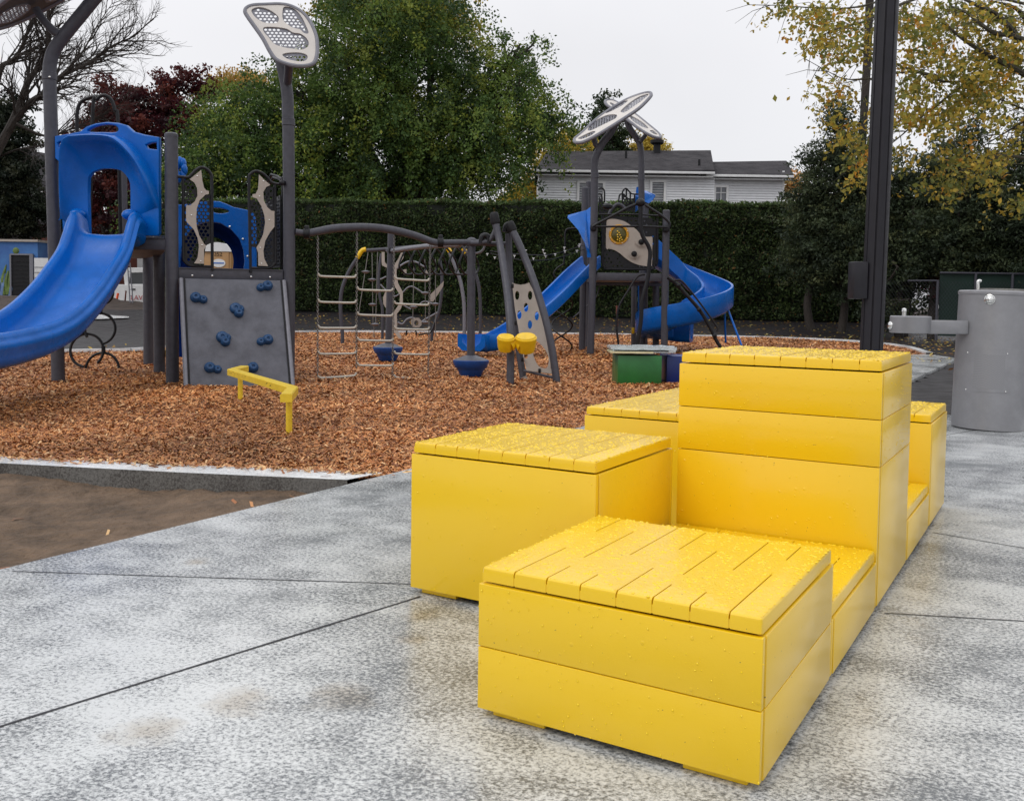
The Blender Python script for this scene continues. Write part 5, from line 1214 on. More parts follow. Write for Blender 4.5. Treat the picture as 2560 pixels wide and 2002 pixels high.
jb = empty('junction_box', P(2146, 700, yl), 'dark square junction box fixed to the left side of the lamp post', 'junction box')
q0, q1 = P(*zd((468, 440))[0], yl), P(*zd((560, 705))[0], yl)
mb = MB(); mb.box(((q0.x + q1.x) / 2 + .01, yl, (q0.z + q1.z) / 2), (q1.x - q0.x, .12, q0.z - q1.z), bev=.008); mb.build('box_body', M['lamp'], jb)

# ================================================================== DRINKING FOUNTAIN
fy = 7.05; fb = P(2467, 1060, fy); R = .247
fo_ = empty('drinking_fountain', (fb.x, fy, 0), 'grey cylinder drinking fountain with a low side bowl on an arm', 'drinking fountain')
ftz = P(2480, 727, fy).z; xo = P(2490, 760, fy).x - fb.x
axf = Vector((xo * .75, 0, ftz)).normalized()
mb = MB(); mb.lathe([(R - .01, 0), (R, .006), (R + .002, .5), (R, ftz - .035), (R + .006, ftz - .03), (R + .006, ftz - .012), (R - .004, ftz - .002), (R - .03, ftz), (0, ftz)], (fb.x, fy, 0), 56, axf); body = mb.build('pedestal', M['fount'], fo_)
top_c = Vector((fb.x, fy, 0)) + axf * ftz
mb = MB(); mb.lathe([(R * .72, 0), (R * .72, .012), (R * .66, .014), (R * .5, .0), (0, -.01)], top_c + Vector((.05, 0, 0)), 36, axf); mb.build('basin', M['steel'], fo_)
mb = MB(); c = P(*ze((1130, 160))[0], fy - .1); mb.tube([c - UP * .02, c + UP * .035, c + Vector((.008, 0, .045)), c + Vector((.02, 0, .042))], .012, 12, 3); mb.build('spout', M['bright'], fo_)
fwd = Vector((-.18, -1, 0)).normalized()
def onc(px, py, out_=.0):      # point on the cylinder's near face seen at a pixel
    y = fy - R
    for _ in range(6):
        p = P(px, py, y); dx = p.x - (fb.x + axf.x * p.z); y = fy - math.sqrt(max(0, R * R - dx * dx)) - out_
    return P(px, py, y)
def cyln(p): v_ = Vector((p.x - fb.x - axf.x * p.z, p.y - fy, 0)); return v_.normalized()
c = onc(*ze((1258, 293))[0]); mb = MB(); mb.lathe([(.037, 0), (.037, .006), (.032, .008), (.03, .016), (.02, .027), (0, .031)], c, 24, cyln(c)); mb.build('push_button', M['bright'], fo_)
# perforated access plate curved round the pedestal
cor = ze((1022, 860), (1445, 873), (1425, 1278), (1002, 1252))
rings = []
M['grille'] = mat('fine_perforated_grille', (.13, .13, .14), .45, .2)
gn = M['grille'].node_tree; tcx = gn.nodes.new('ShaderNodeTexCoord'); wv = gn.nodes.new('ShaderNodeTexChecker'); wv.inputs['Scale'].default_value = 160; wv.inputs['Color1'].default_value = (.27, .27, .285, 1); wv.inputs['Color2'].default_value = (.21, .21, .222, 1)
gn.links.new(tcx.outputs['Object'], wv.inputs['Vector']); gn.links.new(wv.outputs[0], gn.nodes['Principled BSDF'].inputs['Base Color'])
def onR(th, z, r): return Vector((fb.x, fy, 0)) + axf * (z / axf.z) + Vector((math.sin(th), -math.cos(th), 0)) * r
pc_ = [onc(*q) for q in cor]; ths = [math.atan2(cyln(p).x, -cyln(p).y) for p in pc_]; t0_, t1_ = (ths[0] + ths[3]) / 2, (ths[1] + ths[2]) / 2; zt3, zb4 = (pc_[0].z + pc_[1].z) / 2, (pc_[2].z + pc_[3].z) / 2
def sheet(ta, tb, za_, zb_, r0, r1, nm, m_, par):
    n_ = 16; fr0 = [[onR(ta + (tb - ta) * i / n_, z, r1) for i in range(n_ + 1)] for z in (za_, zb_)]
    bk0 = [[onR(ta + (tb - ta) * i / n_, z, r0) for i in range(n_ + 1)] for z in (za_, zb_)]
    mb = MB(); mb.loft([bk0[0], fr0[0], fr0[1], bk0[1]], False); return mb.build(nm, M[m_], par)
ap = sheet(t0_ - .03, t1_ + .03, zt3 + .012, zb4 - .012, R - .002, R + .0035, 'access_plate', 'fount', fo_)
sheet(t0_ + .06, t1_ - .06, zt3 - .01, zb4 + .01, R + .003, R + .0042, 'grille', 'grille', ap)
for q in cor: p_ = onc(*q, .004); bolts('screw', [p_], .006, cyln(p_), ap)
# side bowl and arm
ya = fy - .02
bc = P(*ze((410, 560))[0], ya); Rb = (P(*ze((618, 560))[0], ya).x - P(*ze((203, 560))[0], ya).x) / 2; zt2 = P(*ze((410, 470))[0], ya).z; zb2 = P(*ze((410, 650))[0], ya).z
mb = MB(); mb.lathe([(Rb - .004, zb2), (Rb, zb2 + .004), (Rb, zt2 - .006), (Rb - .006, zt2), (Rb * .85, zt2), (Rb * .7, zt2 - .02), (0, zt2 - .03)], (bc.x, ya, 0), 40); mb.build('side_bowl', M['fount'], fo_)
x1 = P(*ze((560, 560))[0], ya).x; x2 = fb.x - R * .86; za, zb3 = P(*ze((740, 515))[0], ya).z, P(*ze((740, 660))[0], ya).z
mb = MB(); mb.box(((x1 + x2) / 2, ya - .02, (za + zb3) / 2), (x2 - x1, .13, za - zb3), bev=.012); mb.build('arm', M['fount'], fo_)
c = P(*ze((343, 425))[0], ya); mb = MB(); mb.lathe([(.016, -.03), (.016, .0), (.02, .004), (.018, .02), (.008, .028), (0, .029)], c, 14); mb.build('spout', M['bright'], fo_)
c = P(*ze((200, 570))[0], ya); mb = MB(); mb.lathe([(.03, 0), (.03, .006), (.018, .018), (0, .02)], c, 16, Vector((-1, -.2, 0))); mb.build('push_button', M['bright'], fo_)

# ================================================================== BACKGROUND
# ---- white house behind the hedge
hs_ = empty('house', P(1560, 600, 46), 'white clapboard house with dark shingle roofs showing above the hedge', 'house'); hs_.location.z = .7
yh_ = 45.
def siding(xa, xb, ztop, y, zlo=.8, h=.118):
    mb = MB(); z = zlo
    while z < ztop:
        z2_ = min(z + h, ztop); mb.add([(xa, y, z), (xb, y, z), (xb, y - .0 , z2_), (xa, y, z2_), (xa, y - .05, z), (xb, y - .05, z)], [(4, 5, 2, 3), (0, 1, 5, 4)]); z += h
    mb.box(((xa + xb) / 2, y + 2.2, (zlo + ztop) / 2), (xb - xa - .02, 4.3, ztop - zlo)); return mb.build('wall', M['siding'], hs_, smooth=False)
xA, xB, xC = P(1347, 430, yh_).x, P(1787, 430, yh_).x, P(1965, 440, yh_).x
zE1, zE2 = P(1560, 436, yh_).z, P(1870, 443, yh_).z
siding(xA, xB, zE1, yh_); siding(xB + .01, xC, zE2, yh_ + .35)
def roof(e0, e1, r0, r1, ye, yr, th=.12):
    a, b, c, d = P(*e0, ye), P(*e1, ye), P(*r1, yr), P(*r0, yr); back = [Vector((d.x - .5, yr + 4.5, a.z)), Vector((c.x + .5, yr + 4.5, b.z))]
    mb = MB(); q = [a, b, c, d]; lo = [v_ - UP * th for v_ in q]
    mb.add(q + lo + back, [(0, 1, 2, 3), (4, 7, 6, 5), (0, 4, 5, 1), (0, 3, 7, 4), (1, 5, 6, 2), (3, 2, 9, 8), (0, 3, 8), (1, 9, 2)]); return mb.build('roof', M['roof'], hs_, smooth=False)
roof((1336, 428), (1786, 425), (1368, 379), (1777, 376), yh_ - .45, yh_ + 3.6); roof((1766, 437), (1984, 436), (1778, 405), (1966, 402), yh_ - .12, yh_ + 2.8)
for e0, e1, ye in (((1334, 431), (1787, 429), yh_ - .5), ((1765, 441), (1984, 440), yh_ - .2)):
    a, b = P(*e0, ye), P(*e1, ye); mb = MB(); mb.box(((a.x + b.x) / 2, ye, (a.z + b.z) / 2), (b.x - a.x, .12, .11), bev=.01); mb.build('gutter', M['white'], hs_)
    mb = MB(); mb.box(((a.x + b.x) / 2, ye + .26, a.z - .09), (b.x - a.x - .1, .4, .03)); mb.build('soffit', M['white'], hs_, smooth=False)
def window(x0, x1, y0, y1, yw, mull=False):
    a, b = P(x0, y0, yw), P(x1, y1, yw); w, h = b.x - a.x, a.z - b.z; cx, cz = (a.x + b.x) / 2, (a.z + b.z) / 2
    mb = MB(); t = .11
    mb.box((cx, yw - .03, a.z - t / 2), (w, .08, t)); mb.box((cx, yw - .03, b.z + t / 2), (w, .08, t)); mb.box((a.x + t / 2, yw - .031, cz), (t, .08, h - 2 * t)); mb.box((b.x - t / 2, yw - .031, cz), (t, .08, h - 2 * t))
    if mull: mb.box((cx, yw - .02, cz), (.035, .05, h - 2 * t)); mb.box((cx, yw - .022, cz + .1), (w - 2 * t, .05, .035))
    fr_ = mb.build('window', M['white'], hs_, smooth=False)
    mb = MB(); mb.box((cx, yw + .0, cz), (w - 2 * t, .03, h - 2 * t)); mb.build('pane', M['pane'], fr_, smooth=False)
M['pane'] = mat('reflecting_pane', (.16, .17, .19), .12, var=.5, vs=1.5)
window(1443, 1511, 452, 560, yh_ - .03); window(1625, 1663, 450, 560, yh_ - .03); window(1784, 1820, 463, 512, yh_ + .3, True)
mb = MB(); c = P(1642, 386, yh_ + 3.2); mb.box(c + UP * .2, (.32, .32, .75)); mb.lathe([(.28, 0), (.34, .05), (.34, .2), (.2, .24)], c + UP * .5, 16); mb.build('chimney', M['rubber'], hs_)
for a, b, y in ((1565, 397, yh_ + 2), (1748, 418, yh_ + .4)): mb = MB(); c = P(a, b, y); mb.tube([c, c + UP * .36], .06, 8, 1); mb.build('roof_vent', M['rubber'], hs_)
mb = MB(); mb.box((xC - .03, yh_ + .33, 4), (.1, .06, 6.4)); mb.build('corner_board', M['white'], hs_, smooth=False)

# ---- dark house far left, brick building
dh = empty('house', P(90, 600, 60), 'dark slate roofed house half hidden behind the conifer at the far left', 'house'); dh.location.z = .5
mb = MB(); a, b = P(-60, 600, 60).x, P(165, 600, 60).x; zw = P(90, 560, 59).z; mb.box(((a + b) / 2, 63, zw / 2), (b - a, 5, zw)); mb.build('wall', M['brickdark'], dh, smooth=False)
q = [P(-60, 560, 59), P(168, 560, 59), P(128, 386, 64), P(50, 372, 64), P(-60, 372, 64)]; zr2 = q[0].z
mb = MB(); mb.add(q + [v_ - UP * .2 for v_ in q] + [Vector((a, 69, zr2)), Vector((b, 69, zr2))], [(0, 1, 2, 3, 4), (9, 8, 7, 6, 5), (0, 5, 6, 1), (1, 6, 7, 2), (3, 2, 11, 10), (1, 11, 2)]); mb.build('roof', M['roof'], dh, smooth=False)
mb = MB(); q0, q1 = P(86, 478, 58.6), P(116, 532, 58.6); mb.box(((q0.x + q1.x) / 2, 59.4, (q0.z + q1.z) / 2), (q1.x - q0.x, 1.6, q0.z - q1.z)); mb.build('dormer', M['white'], dh, smooth=False)
mb = MB(); mb.box(((q0.x + q1.x) / 2, 58.58, (q0.z + q1.z) / 2), ((q1.x - q0.x) * .55, .05, (q0.z - q1.z) * .7)); mb.build('window', M['glass'], dh, smooth=False)
bk = empty('brick_building', P(250, 700, 52), 'red brick building glimpsed behind the pickup truck', 'building'); bk.location.z = .8
a, b = P(80, 600, 52), P(420, 600, 52); zt2 = P(200, 596, 52).z; mb = MB(); mb.box(((a.x + b.x) / 2, 54, (zt2 + .8) / 2), (b.x - a.x, 4, zt2 - .8)); mb.build('wall', M['brick'], bk, smooth=False)
mb = MB(); a, b = P(343, 636, 51.9), P(372, 672, 51.9); mb.box(((a.x + b.x) / 2, 51.95, (a.z + b.z) / 2), (b.x - a.x, .12, a.z - b.z)); mb.build('window', M['white'], bk, smooth=False)

# ---- blue mural shed with a barred doorway, pale fence boards
sh_ = empty('shed', P(40, 750, 42), 'blue painted shed with plant mural and a dark barred doorway', 'shed'); ys_ = 42.; sh_.location.z = .55
M['mural'] = mat('blue_mural_paint', (.03, .10, .32), .6, vs=1.2, col2=(.05, .17, .42))
M['mgreen'] = mat('mural_green', (.16, .24, .05), .6, var=.5, vs=4); M['mpale'] = mat('mural_pale_blue', (.16, .26, .48), .6, var=.3)
a, b = P(-70, 600, ys_), P(94, 606, ys_); zt2 = (a.z + b.z) / 2
mb = MB(); mb.box(((a.x + b.x) / 2, ys_ + 1.2, (zt2 + .4) / 2), (b.x - a.x, 2.4, zt2 - .4)); mb.build('wall', M['mural'], sh_, smooth=False)
mb = MB(); mb.box(((a.x + b.x) / 2, ys_ + 1.2, zt2 + .03), (b.x - a.x + .1, 2.6, .1)); mb.build('roof_trim', M['tan'], sh_, smooth=False)
rnd = random.Random(5)
for i in range(7):
    x = rnd.uniform(-30, 24); y0_ = rnd.uniform(735, 750); hh = rnd.uniform(40, 85); mb = MB()
    q = [P(x, y0_, ys_ - .02), P(x + rnd.uniform(-6, 6), y0_ - hh * .5, ys_ - .02), P(x + rnd.uniform(-16, 16), y0_ - hh, ys_ - .02)]
    mb.tube([Vector((p.x, ys_ - .0, p.z)) for p in q], [.09, .11, .02], 6, 4); mb.build('painted_plant', M['mgreen' if i % 3 else 'mpale'], sh_)
mb = MB(); mb.ball(P(40, 627, ys_), .15, 10, (1, .25, 1)); mb.build('painted_sun', M['mgreen'], sh_)
d0, d1 = P(27, 636, ys_ - .06), P(84, 748, ys_ - .06); w_, h_ = d1.x - d0.x, d0.z - d1.z
mb = MB(); mb.box(((d0.x + d1.x) / 2, ys_ - .03, (d0.z + d1.z) / 2), (w_, .08, h_)); door = mb.build('door', M['rubber'], sh_, smooth=False)
mb = MB(); mb.box((d0.x, ys_ - .07, (d0.z + d1.z) / 2), (.07, .1, h_)); mb.box((d1.x - .06, ys_ - .07, (d0.z + d1.z) / 2), (.16, .1, h_)); mb.box(((d0.x + d1.x) / 2, ys_ - .071, d0.z), (w_, .1, .07)); mb.build('door_frame', M['steelgrey'], door, smooth=False)
for k_ in range(9): mb = MB(); mb.box(((d0.x + d1.x) / 2 - .04, ys_ - .08, d1.z + h_ * (.12 + .09 * k_)), (w_ * .8, .02, .02)); mb.build('bar', M['slate2'] if 'slate2' in M else M['roof'], door, smooth=False)
wf = empty('board_fence', P(104, 745, 42), 'white board fence panel with grey rails right of the blue shed', 'fence'); wf.location.z = .55
a, b = P(86, 645, ys_ - .1), P(150, 745, ys_ - .1); mb = MB(); mb.box(((a.x + b.x) / 2, ys_ - .1, (a.z + b.z) / 2), (b.x - a.x, .05, a.z - b.z)); mb.build('board_panel', M['white'], wf, smooth=False)
for k_ in range(6): mb = MB(); mb.box(((a.x + b.x) / 2, ys_ - .14, b.z + (a.z - b.z) * (.12 + .13 * k_)), (b.x - a.x, .02, .018)); mb.build('rail', M['steelgrey'], wf, smooth=False)

# ---- white pickup
yt = 41.; tk = empty('pickup_truck', P(350, 760, yt), 'white pickup truck parked behind the soil mounds, partly hidden by tower posts', 'pickup truck'); tk.location.z = .6
plK = Pl(P(302, 760, yt), Vector((1, 0, 0)), UP)
def side(pxs, thick, m_, nm, w, par=None, holes=()):
    mb = MB(); mb.plate(plK, [plK.pts(pxs)] + [plK.pts(h) for h in holes], thick, .02 if thick > .1 else 0, w=w); return mb.build(nm, M[m_], par or tk)
winp = [(322, 682), (362, 681), (362, 710), (318, 710)]; win2 = [(368, 681), (402, 683), (420, 710), (368, 710)]
body = side([(205, 712), (306, 711), (318, 712), (440, 712), (500, 720), (504, 758), (500, 768), (205, 768)], 1.8, 'truckwhite' if 'truckwhite' in M else 'white', 'body', -.9)
side([(303, 673), (308, 669), (400, 669), (410, 674), (442, 712), (308, 712)], 1.6, 'white', 'cab', -.95, holes=[winp, win2])
side(winp, 1.5, 'glass', 'side_window', -.95); side(win2, 1.5, 'glass', 'side_window', -.95)
mb = MB(); c = plK.to(*plK.px(333, 723), .02 if plK.n.y < 0 else -.02); mb.box(P(333, 723, yt - .02), (.17, .05, .06), bev=.01); mb.build('door_handle', M['rubber'], tk)
mb = MB(); a, b = P(205, 756, yt - .02), P(500, 756, yt - .02); mb.box(((a.x + b.x) / 2, yt - .01, a.z), (b.x - a.x, .05, .07)); mb.build('side_trim', M['steelgrey'], tk, smooth=False)
for x in (238, 468):
    c = P(x, 768, yt); mb = MB(); mb.lathe([(.2, -.02), (.3, 0), (.37, .02), (.38, .1), (.37, .22), (.0, .22)], (c.x, yt - .05, c.z), 24, Vector((0, 1, 0))); wl = mb.build('wheel', M['rubber'], tk)
    mb = MB(); mb.lathe([(0, -.02), (.1, -.03), (.22, .0)], (c.x, yt - .05, c.z), 20, Vector((0, 1, 0))); mb.build('rim', M['steelgrey'], wl)
M['redtext'] = mat('red_lettering', (.35, .02, .03), .5)
v, f = text_mesh('LAVAL', .30); c = P(352, 750, yt - .03); mb = MB(); mb.add([Vector((c.x + a, c.y - .02 - w, c.z + b)) for a, b, w in v], f); mb.build('lettering', M['redtext'], tk, smooth=False)
M['fluo'] = mat('fluorescent_orange', (.9, .13, .04), .5); 
for l, y, nm, m_, lab in (([(295, 733), (289, 766)], 33.5, 'survey_stake', 'fluo', 'bright orange survey stake leaning in the soil mound'), ([(315, 727), (311, 770)], 33.8, 'survey_stake', 'brick', 'thin reddish brown survey stake beside the orange one'), ([(1542, 764), (1543, 806)], 27.0, 'survey_stake', 'brick', 'orange brown stake standing before the hedge beyond the far tower')):
    a, b = P(*l[0], y), P(*l[1], y); mb = MB(); d = a - b; mb.tube([b - d * .25, a], .028 if m_ == 'brick' else .045, 4, 1); o = mb.build(nm, M[m_], None, smooth=False); tag(o, lab, 'stake')
mp2 = empty('metal_post', P(326, 770, 33), 'thin galvanised fence post with rungs leaning before the pickup truck', 'post')
for dx in (-3.5, 3.5):
    mb = MB(); mb.tube([P(322 + dx, 657, 33), P(330 + dx, 776, 33)], .022, 6, 1); mb.build('upright', M['steelgrey'], mp2)
for k_ in range(7): mb = MB(); mb.tube([P(319 + k_, 664 + 15 * k_, 33), P(326 + k_, 664 + 15 * k_, 33)], .012, 5, 1); mb.build('rung', M['steelgrey'], mp2)

# ---- portable toilet
yp = 28.4; pt_ = empty('portable_toilet', P(545, 760, yp), 'tan portable toilet with white roof seen through the near play tower', 'portable toilet'); pt_.location.z = .1
M['ptan'] = mat('tan_toilet_plastic', (.40, .22, .085), .5, var=.15, vs=3)
plQ = Pl(P(545, 760, yp), Vector((1, 0, 0)), UP)
def qbox(x0, x1, y0, y1, dy, th, m_, nm, par=pt_, bev=.01):
    a, b = P(x0, y0, yp), P(x1, y1, yp); mb = MB(); mb.box(((a.x + b.x) / 2, yp + dy + th / 2, (a.z + b.z) / 2), (b.x - a.x, th, a.z - b.z), bev=bev); return mb.build(nm, M[m_], par)
zx = lambda x: 400 + x * .23419
qbox(510, 578, 622, 792, 0, 1.1, 'ptan', 'cabin'); dr_ = qbox(533, 573, 628, 788, -.04, .05, 'ptan', 'door')
a, b = P(507, 628, yp).x, P(581, 628, yp).x; z0_ = P(540, 624, yp).z; z1_ = P(540, 606, yp).z
mb = MB(); rings = []
for y in (yp - .06, yp + 1.15):
    rings.append([Vector((a + (b - a) * t, y, z0_ - .04 + (z1_ - z0_ + .04) * (math.sin(math.pi * t) ** .6 if 0 < t < 1 else 0))) for t in [i / 12 for i in range(13)]] + [Vector((b, y, z0_ - .06)), Vector((a, y, z0_ - .06))])
mb.loft(rings, True, True); mb.build('roof', M['white'], pt_)
mb = MB(); c = P(547, 658, yp - .05); mb.lathe([(.20, 0), (.20, .01), (0, .012)], c, 24, Vector((0, -1, 0))); v_ = [(c.x + (x - c.x) * 1.0, y, c.z + (z - c.z) * .62) for x, y, z in mb.v]; mb.v = v_; st_ = mb.build('oval_sticker', M['white'], pt_)
mb = MB(); mb.box((c.x, c.y - .016, c.z), (.32, .004, .035)); mb.build('blue_line', M['bluepl'], st_, smooth=False)
v, f = text_mesh('252', .17); c = P(545, 640, yp - .06); mb = MB(); mb.add([Vector((c.x + a, c.y - w, c.z + b)) for a, b, w in v], f); mb.build('lettering', M['rubber'], pt_, smooth=False)

# ---- hedge: one long clipped cedar hedge
G1 = [(.042, .068, .022), (.064, .098, .030), (.028, .046, .017), (.085, .118, .038), (.07, .062, .03)]
hg = empty('hedge', Vector((2, 30.5, .4)), 'long clipped dark green cedar hedge running behind the whole playground', 'hedge')
def hy(x): return 31.0 - .075 * (x + 5)
hx0, hx1 = P(395, 700, 31.4).x, P(2330, 700, 28.5).x
nH = 120000; xs_ = hx0 + (hx1 - hx0) * RNG.random(nH)
htop = np.array([P(1280, 506, 31).z + .10 * fn(x, 0, .6) + .05 * fn(x, 2, 2.5) for x in xs_]) + .02 * (xs_ * 0)
slope = .004
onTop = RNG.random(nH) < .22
zz_ = np.where(onTop, htop - .05 + .12 * RNG.random(nH) ** 2, 0); low = np.array([hgt(x, hy(x)) for x in xs_]) + .05
zf_ = low + (htop - low) * RNG.random(nH) ** .92
bul = np.array([.22 * fn(x, z, .9, 1) + .12 * fn(x, z, 2.6, 2) for x, z in zip(xs_, zf_)])
yb_ = np.array([hy(x) for x in xs_])
Yh = np.where(onTop, yb_ + .1 + RNG.random(nH) * 1.6, yb_ - bul + .16 * RNG.random(nH) + .25 * np.clip((zf_ - htop + .5) / .5, 0, 1))
Zh = np.where(onTop, zz_, zf_)
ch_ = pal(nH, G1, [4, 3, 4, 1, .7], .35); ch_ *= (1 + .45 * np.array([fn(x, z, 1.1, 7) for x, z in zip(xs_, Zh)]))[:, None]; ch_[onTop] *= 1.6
k_ = RNG.random(nH) < .006; ch_[k_] = (.22, .10, .03)
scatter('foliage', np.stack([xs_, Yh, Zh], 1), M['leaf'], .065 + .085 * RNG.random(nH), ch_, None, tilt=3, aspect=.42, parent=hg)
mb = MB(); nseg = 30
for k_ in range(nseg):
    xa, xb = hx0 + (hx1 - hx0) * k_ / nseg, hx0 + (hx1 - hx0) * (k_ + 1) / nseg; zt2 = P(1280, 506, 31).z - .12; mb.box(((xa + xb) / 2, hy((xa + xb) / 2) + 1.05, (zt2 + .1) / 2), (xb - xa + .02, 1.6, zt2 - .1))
mb.build('dark_core', M['coredark'], hg, smooth=False)  # solid boxes; the hedge's inner shade is put into their dark colour

# ---- trees
def branch_tube(mb, pts, r0, r1, n=6, k=3): mb.tube(pts, [r0 + (r1 - r0) * i / 5 for i in range(6)], n, k, cap=False)
def tree(label, blobs, Y0, dY, nspray, per, ls, pal_, w, base, trunk_r, droop=.6, spread=.35, spray_len=1.1, grp=None, limbs=True, barkm='bark', tipcols=None, tipf=.25, aspect=.55, name='tree', bare=0, zmin=None, yellow_top=None):
    bpos = P(base[0], 700, Y0); bpos.z = hgt(bpos.x, Y0)
    t = empty(name, bpos, label, 'tree', grp)
    rng = RNG; area = np.array([b[2] * b[3] for b in blobs], float); pr = area / area.sum()
    idx = rng.choice(len(blobs), nspray, p=pr); C = []; O = []
    cen = Vector((0, 0, 0))
    for i in idx:
        cx, cy, rx, ry = blobs[i][:4]
        d = rng.normal(size=3); d /= np.linalg.norm(d); d *= rng.random() ** .45
        px, py, yy_ = cx + rx * d[0], cy + ry * d[1], Y0 + dY * d[2] * min(1, rx / 120)
        p = P(px, py, yy_); C.append(p); cc = P(cx, cy, Y0); o_ = (p - cc); o_.z *= .5
        O.append(o_.normalized() if o_.length > 1e-3 else Vector((1, 0, 0)))
    P_, Cc = [], []
    N = nspray * per; base_c = pal(nspray, pal_, w, .2)
    for s_ in range(nspray):
        L_ = spray_len * (.5 + rng.random()); u = rng.random(per) ** .8
        d = np.array(O[s_]) * .8 + np.array([rng.normal() * .35, rng.normal() * .35, .1])
        q = np.array(C[s_])[None] + d[None] * (u * L_)[:, None]; q[:, 2] -= droop * L_ * u ** 2
        q += rng.normal(size=(per, 3)) * spread * (.35 + .65 * np.sin(np.pi * np.clip(u, .05, .95)))[:, None] * np.array([1, 1, .55])
        P_.append(q); col = np.repeat(base_c[s_][None], per, 0) * (.86 + .28 * rng.random((per, 1)))
        if tipcols is not None:
            m_ = (u > .45) & (rng.random(per) < (.85 if rng.random() < tipf else .04)); col[m_] = pal(m_.sum(), tipcols, None, .2)
        if yellow_top is not None:
            (yx, yy2, yrx, yry), yc = yellow_top[0], yellow_top[1]
        Cc.append(col)
    P_ = np.concatenate(P_); Cc = np.concatenate(Cc)
    if zmin is not None: k = P_[:, 2] > zmin; P_, Cc = P_[k], Cc[k]
    scatter('crown', P_, M['leaf'], ls * (.7 + .6 * rng.random(len(P_))), Cc, None, tilt=3, aspect=aspect, parent=t)
    if limbs:
        mb = MB(); fork = bpos + UP * (P(base[0], base[1], Y0).z - bpos.z); mid = bpos.lerp(fork, .5) + Vector((rng.normal() * .1, 0, 0))
        mb.tube([bpos - UP * .3, mid, fork], [trunk_r * 1.25, trunk_r, trunk_r * .85], 12, 4); mb.build('trunk', M[barkm], t)
        mb = MB()
        for b_ in blobs:
            c = P(b_[0], b_[1], Y0 + rng.uniform(-1, 1) * dY * .3); m1 = fork.lerp(c, .45) + Vector((rng.normal() * .3, rng.normal() * .4, rng.random() * .5))
            branch_tube(mb, [fork - UP * .2, m1, c], trunk_r * .55, trunk_r * .12)
            for _ in range(5):
                e_ = c + Vector((rng.uniform(-1, 1) * b_[2], rng.uniform(-1, 1) * b_[2], rng.uniform(-1, 1) * b_[3])) * (Y0 / FPX) * .7; s0 = m1.lerp(c, rng.random())
                branch_tube(mb, [s0, s0.lerp(e_, .5) + Vector((rng.normal() * .2, 0, .2)), e_], trunk_r * .18, trunk_r * .04, 5, 2)
        mb.build('limbs', M[barkm], t)
    return t
GR = [(.095, .155, .035), (.058, .105, .028), (.14, .20, .042), (.036, .066, .022), (.22, .26, .05)]
big = [(630, 262, 60, 45), (535, 312, 70, 40), (560, 345, 85, 55), (480, 405, 70, 50), (440, 470, 50, 50), (1385, 300, 45, 50), (1390, 325, 25, 35), (1300, 112, 50, 26), (985, 60, 150, 130), (960, -60, 130, 90), (1075, 40, 90, 80), (870, 150, 120, 130), (1010, 210, 190, 130), (760, 275, 140, 110), (640, 340, 150, 100), (540, 405, 120, 75), (470, 455, 70, 45), (880, 350, 200, 130), (1090, 300, 160, 130), (1215, 290, 130, 110), (1190, 175, 80, 50), (1265, 135, 60, 32), (1310, 205, 80, 55), (1325, 290, 70, 62), (1262, 395, 70, 60), (1120, 430, 150, 75), (950, 455, 180, 60), (720, 440, 190, 70), (590, 250, 60, 55), (700, 190, 60, 60)]
tree('huge spreading green tree with yellowing tips behind the hedge', big, 38, 3.4, 1900, 110, .135, GR, [5, 5, 3, 4, 1], (1020, 520), .35, droop=.9, spread=.22, spray_len=1.4, tipcols=[(.20, .26, .045), (.27, .29, .045), (.15, .21, .035)], tipf=.15)
tree('yellow green upper boughs of a tree rising behind the huge green tree', [(1060, 15, 90, 55), (1120, 50, 55, 40), (900, -10, 70, 40)], 40, 2, 110, 90, .17, [(.30, .28, .04), (.22, .24, .04), (.38, .30, .05)], None, (1060, 500), .2, spread=.3, spray_len=1.2)
tree('dark maroon maple beside the near slide tower', [(290, 265, 55, 55), (395, 235, 55, 55), (470, 232, 62, 55), (255, 300, 45, 35), (380, 310, 120, 60), (300, 345, 110, 55), (470, 300, 60, 50), (270, 470, 110, 60), (270, 440, 70, 60), (280, 560, 90, 70), (290, 530, 60, 60), (350, 420, 80, 60)], 44, 2.2, 430, 95, .18, [(.055, .010, .014), (.085, .018, .018), (.030, .008, .012), (.14, .035, .025)], None, (285, 640), .16, droop=.1, spread=.24, spray_len=.7)
tree('small orange yellow tree between the maroon maple and the green tree', [(602, 198, 34, 24), (562, 222, 30, 18)], 45, 1.5, 60, 70, .15, [(.50, .28, .06), (.42, .30, .08), (.55, .38, .12)], None, (560, 520), .12, droop=.3, spread=.3, spray_len=.8)
tree('tall dark spruce behind the white house roof', [(1520, 262, 18, 30), (1518, 300, 36, 40), (1515, 345, 52, 40), (1515, 390, 66, 40), (1515, 430, 75, 40)], 56, 1.6, 260, 80, .17, [(.022, .040, .016), (.035, .052, .02), (.05, .065, .022)], None, (1516, 440), .2, droop=.5, spread=.20, spray_len=.8)
tree('yellow tree left of the white house, above the hedge', [(1340, 480, 28, 40), (1320, 500, 60, 25), (1415, 365, 40, 30), (1385, 400, 40, 30)], 50, 1, 130, 70, .18, [(.50, .32, .03), (.40, .33, .05), (.55, .40, .06)], None, (1370, 520), .1, droop=.2, spread=.3, spray_len=.7)
tree('yellow tree top showing over the house roof by the chimney', [(1620, 365, 26, 22), (1600, 385, 40, 20), (1655, 375, 16, 14)], 58, 1, 70, 60, .18, [(.55, .42, .08), (.48, .36, .06)], None, (1620, 420), .1, droop=.1, spread=.28, spray_len=.7)
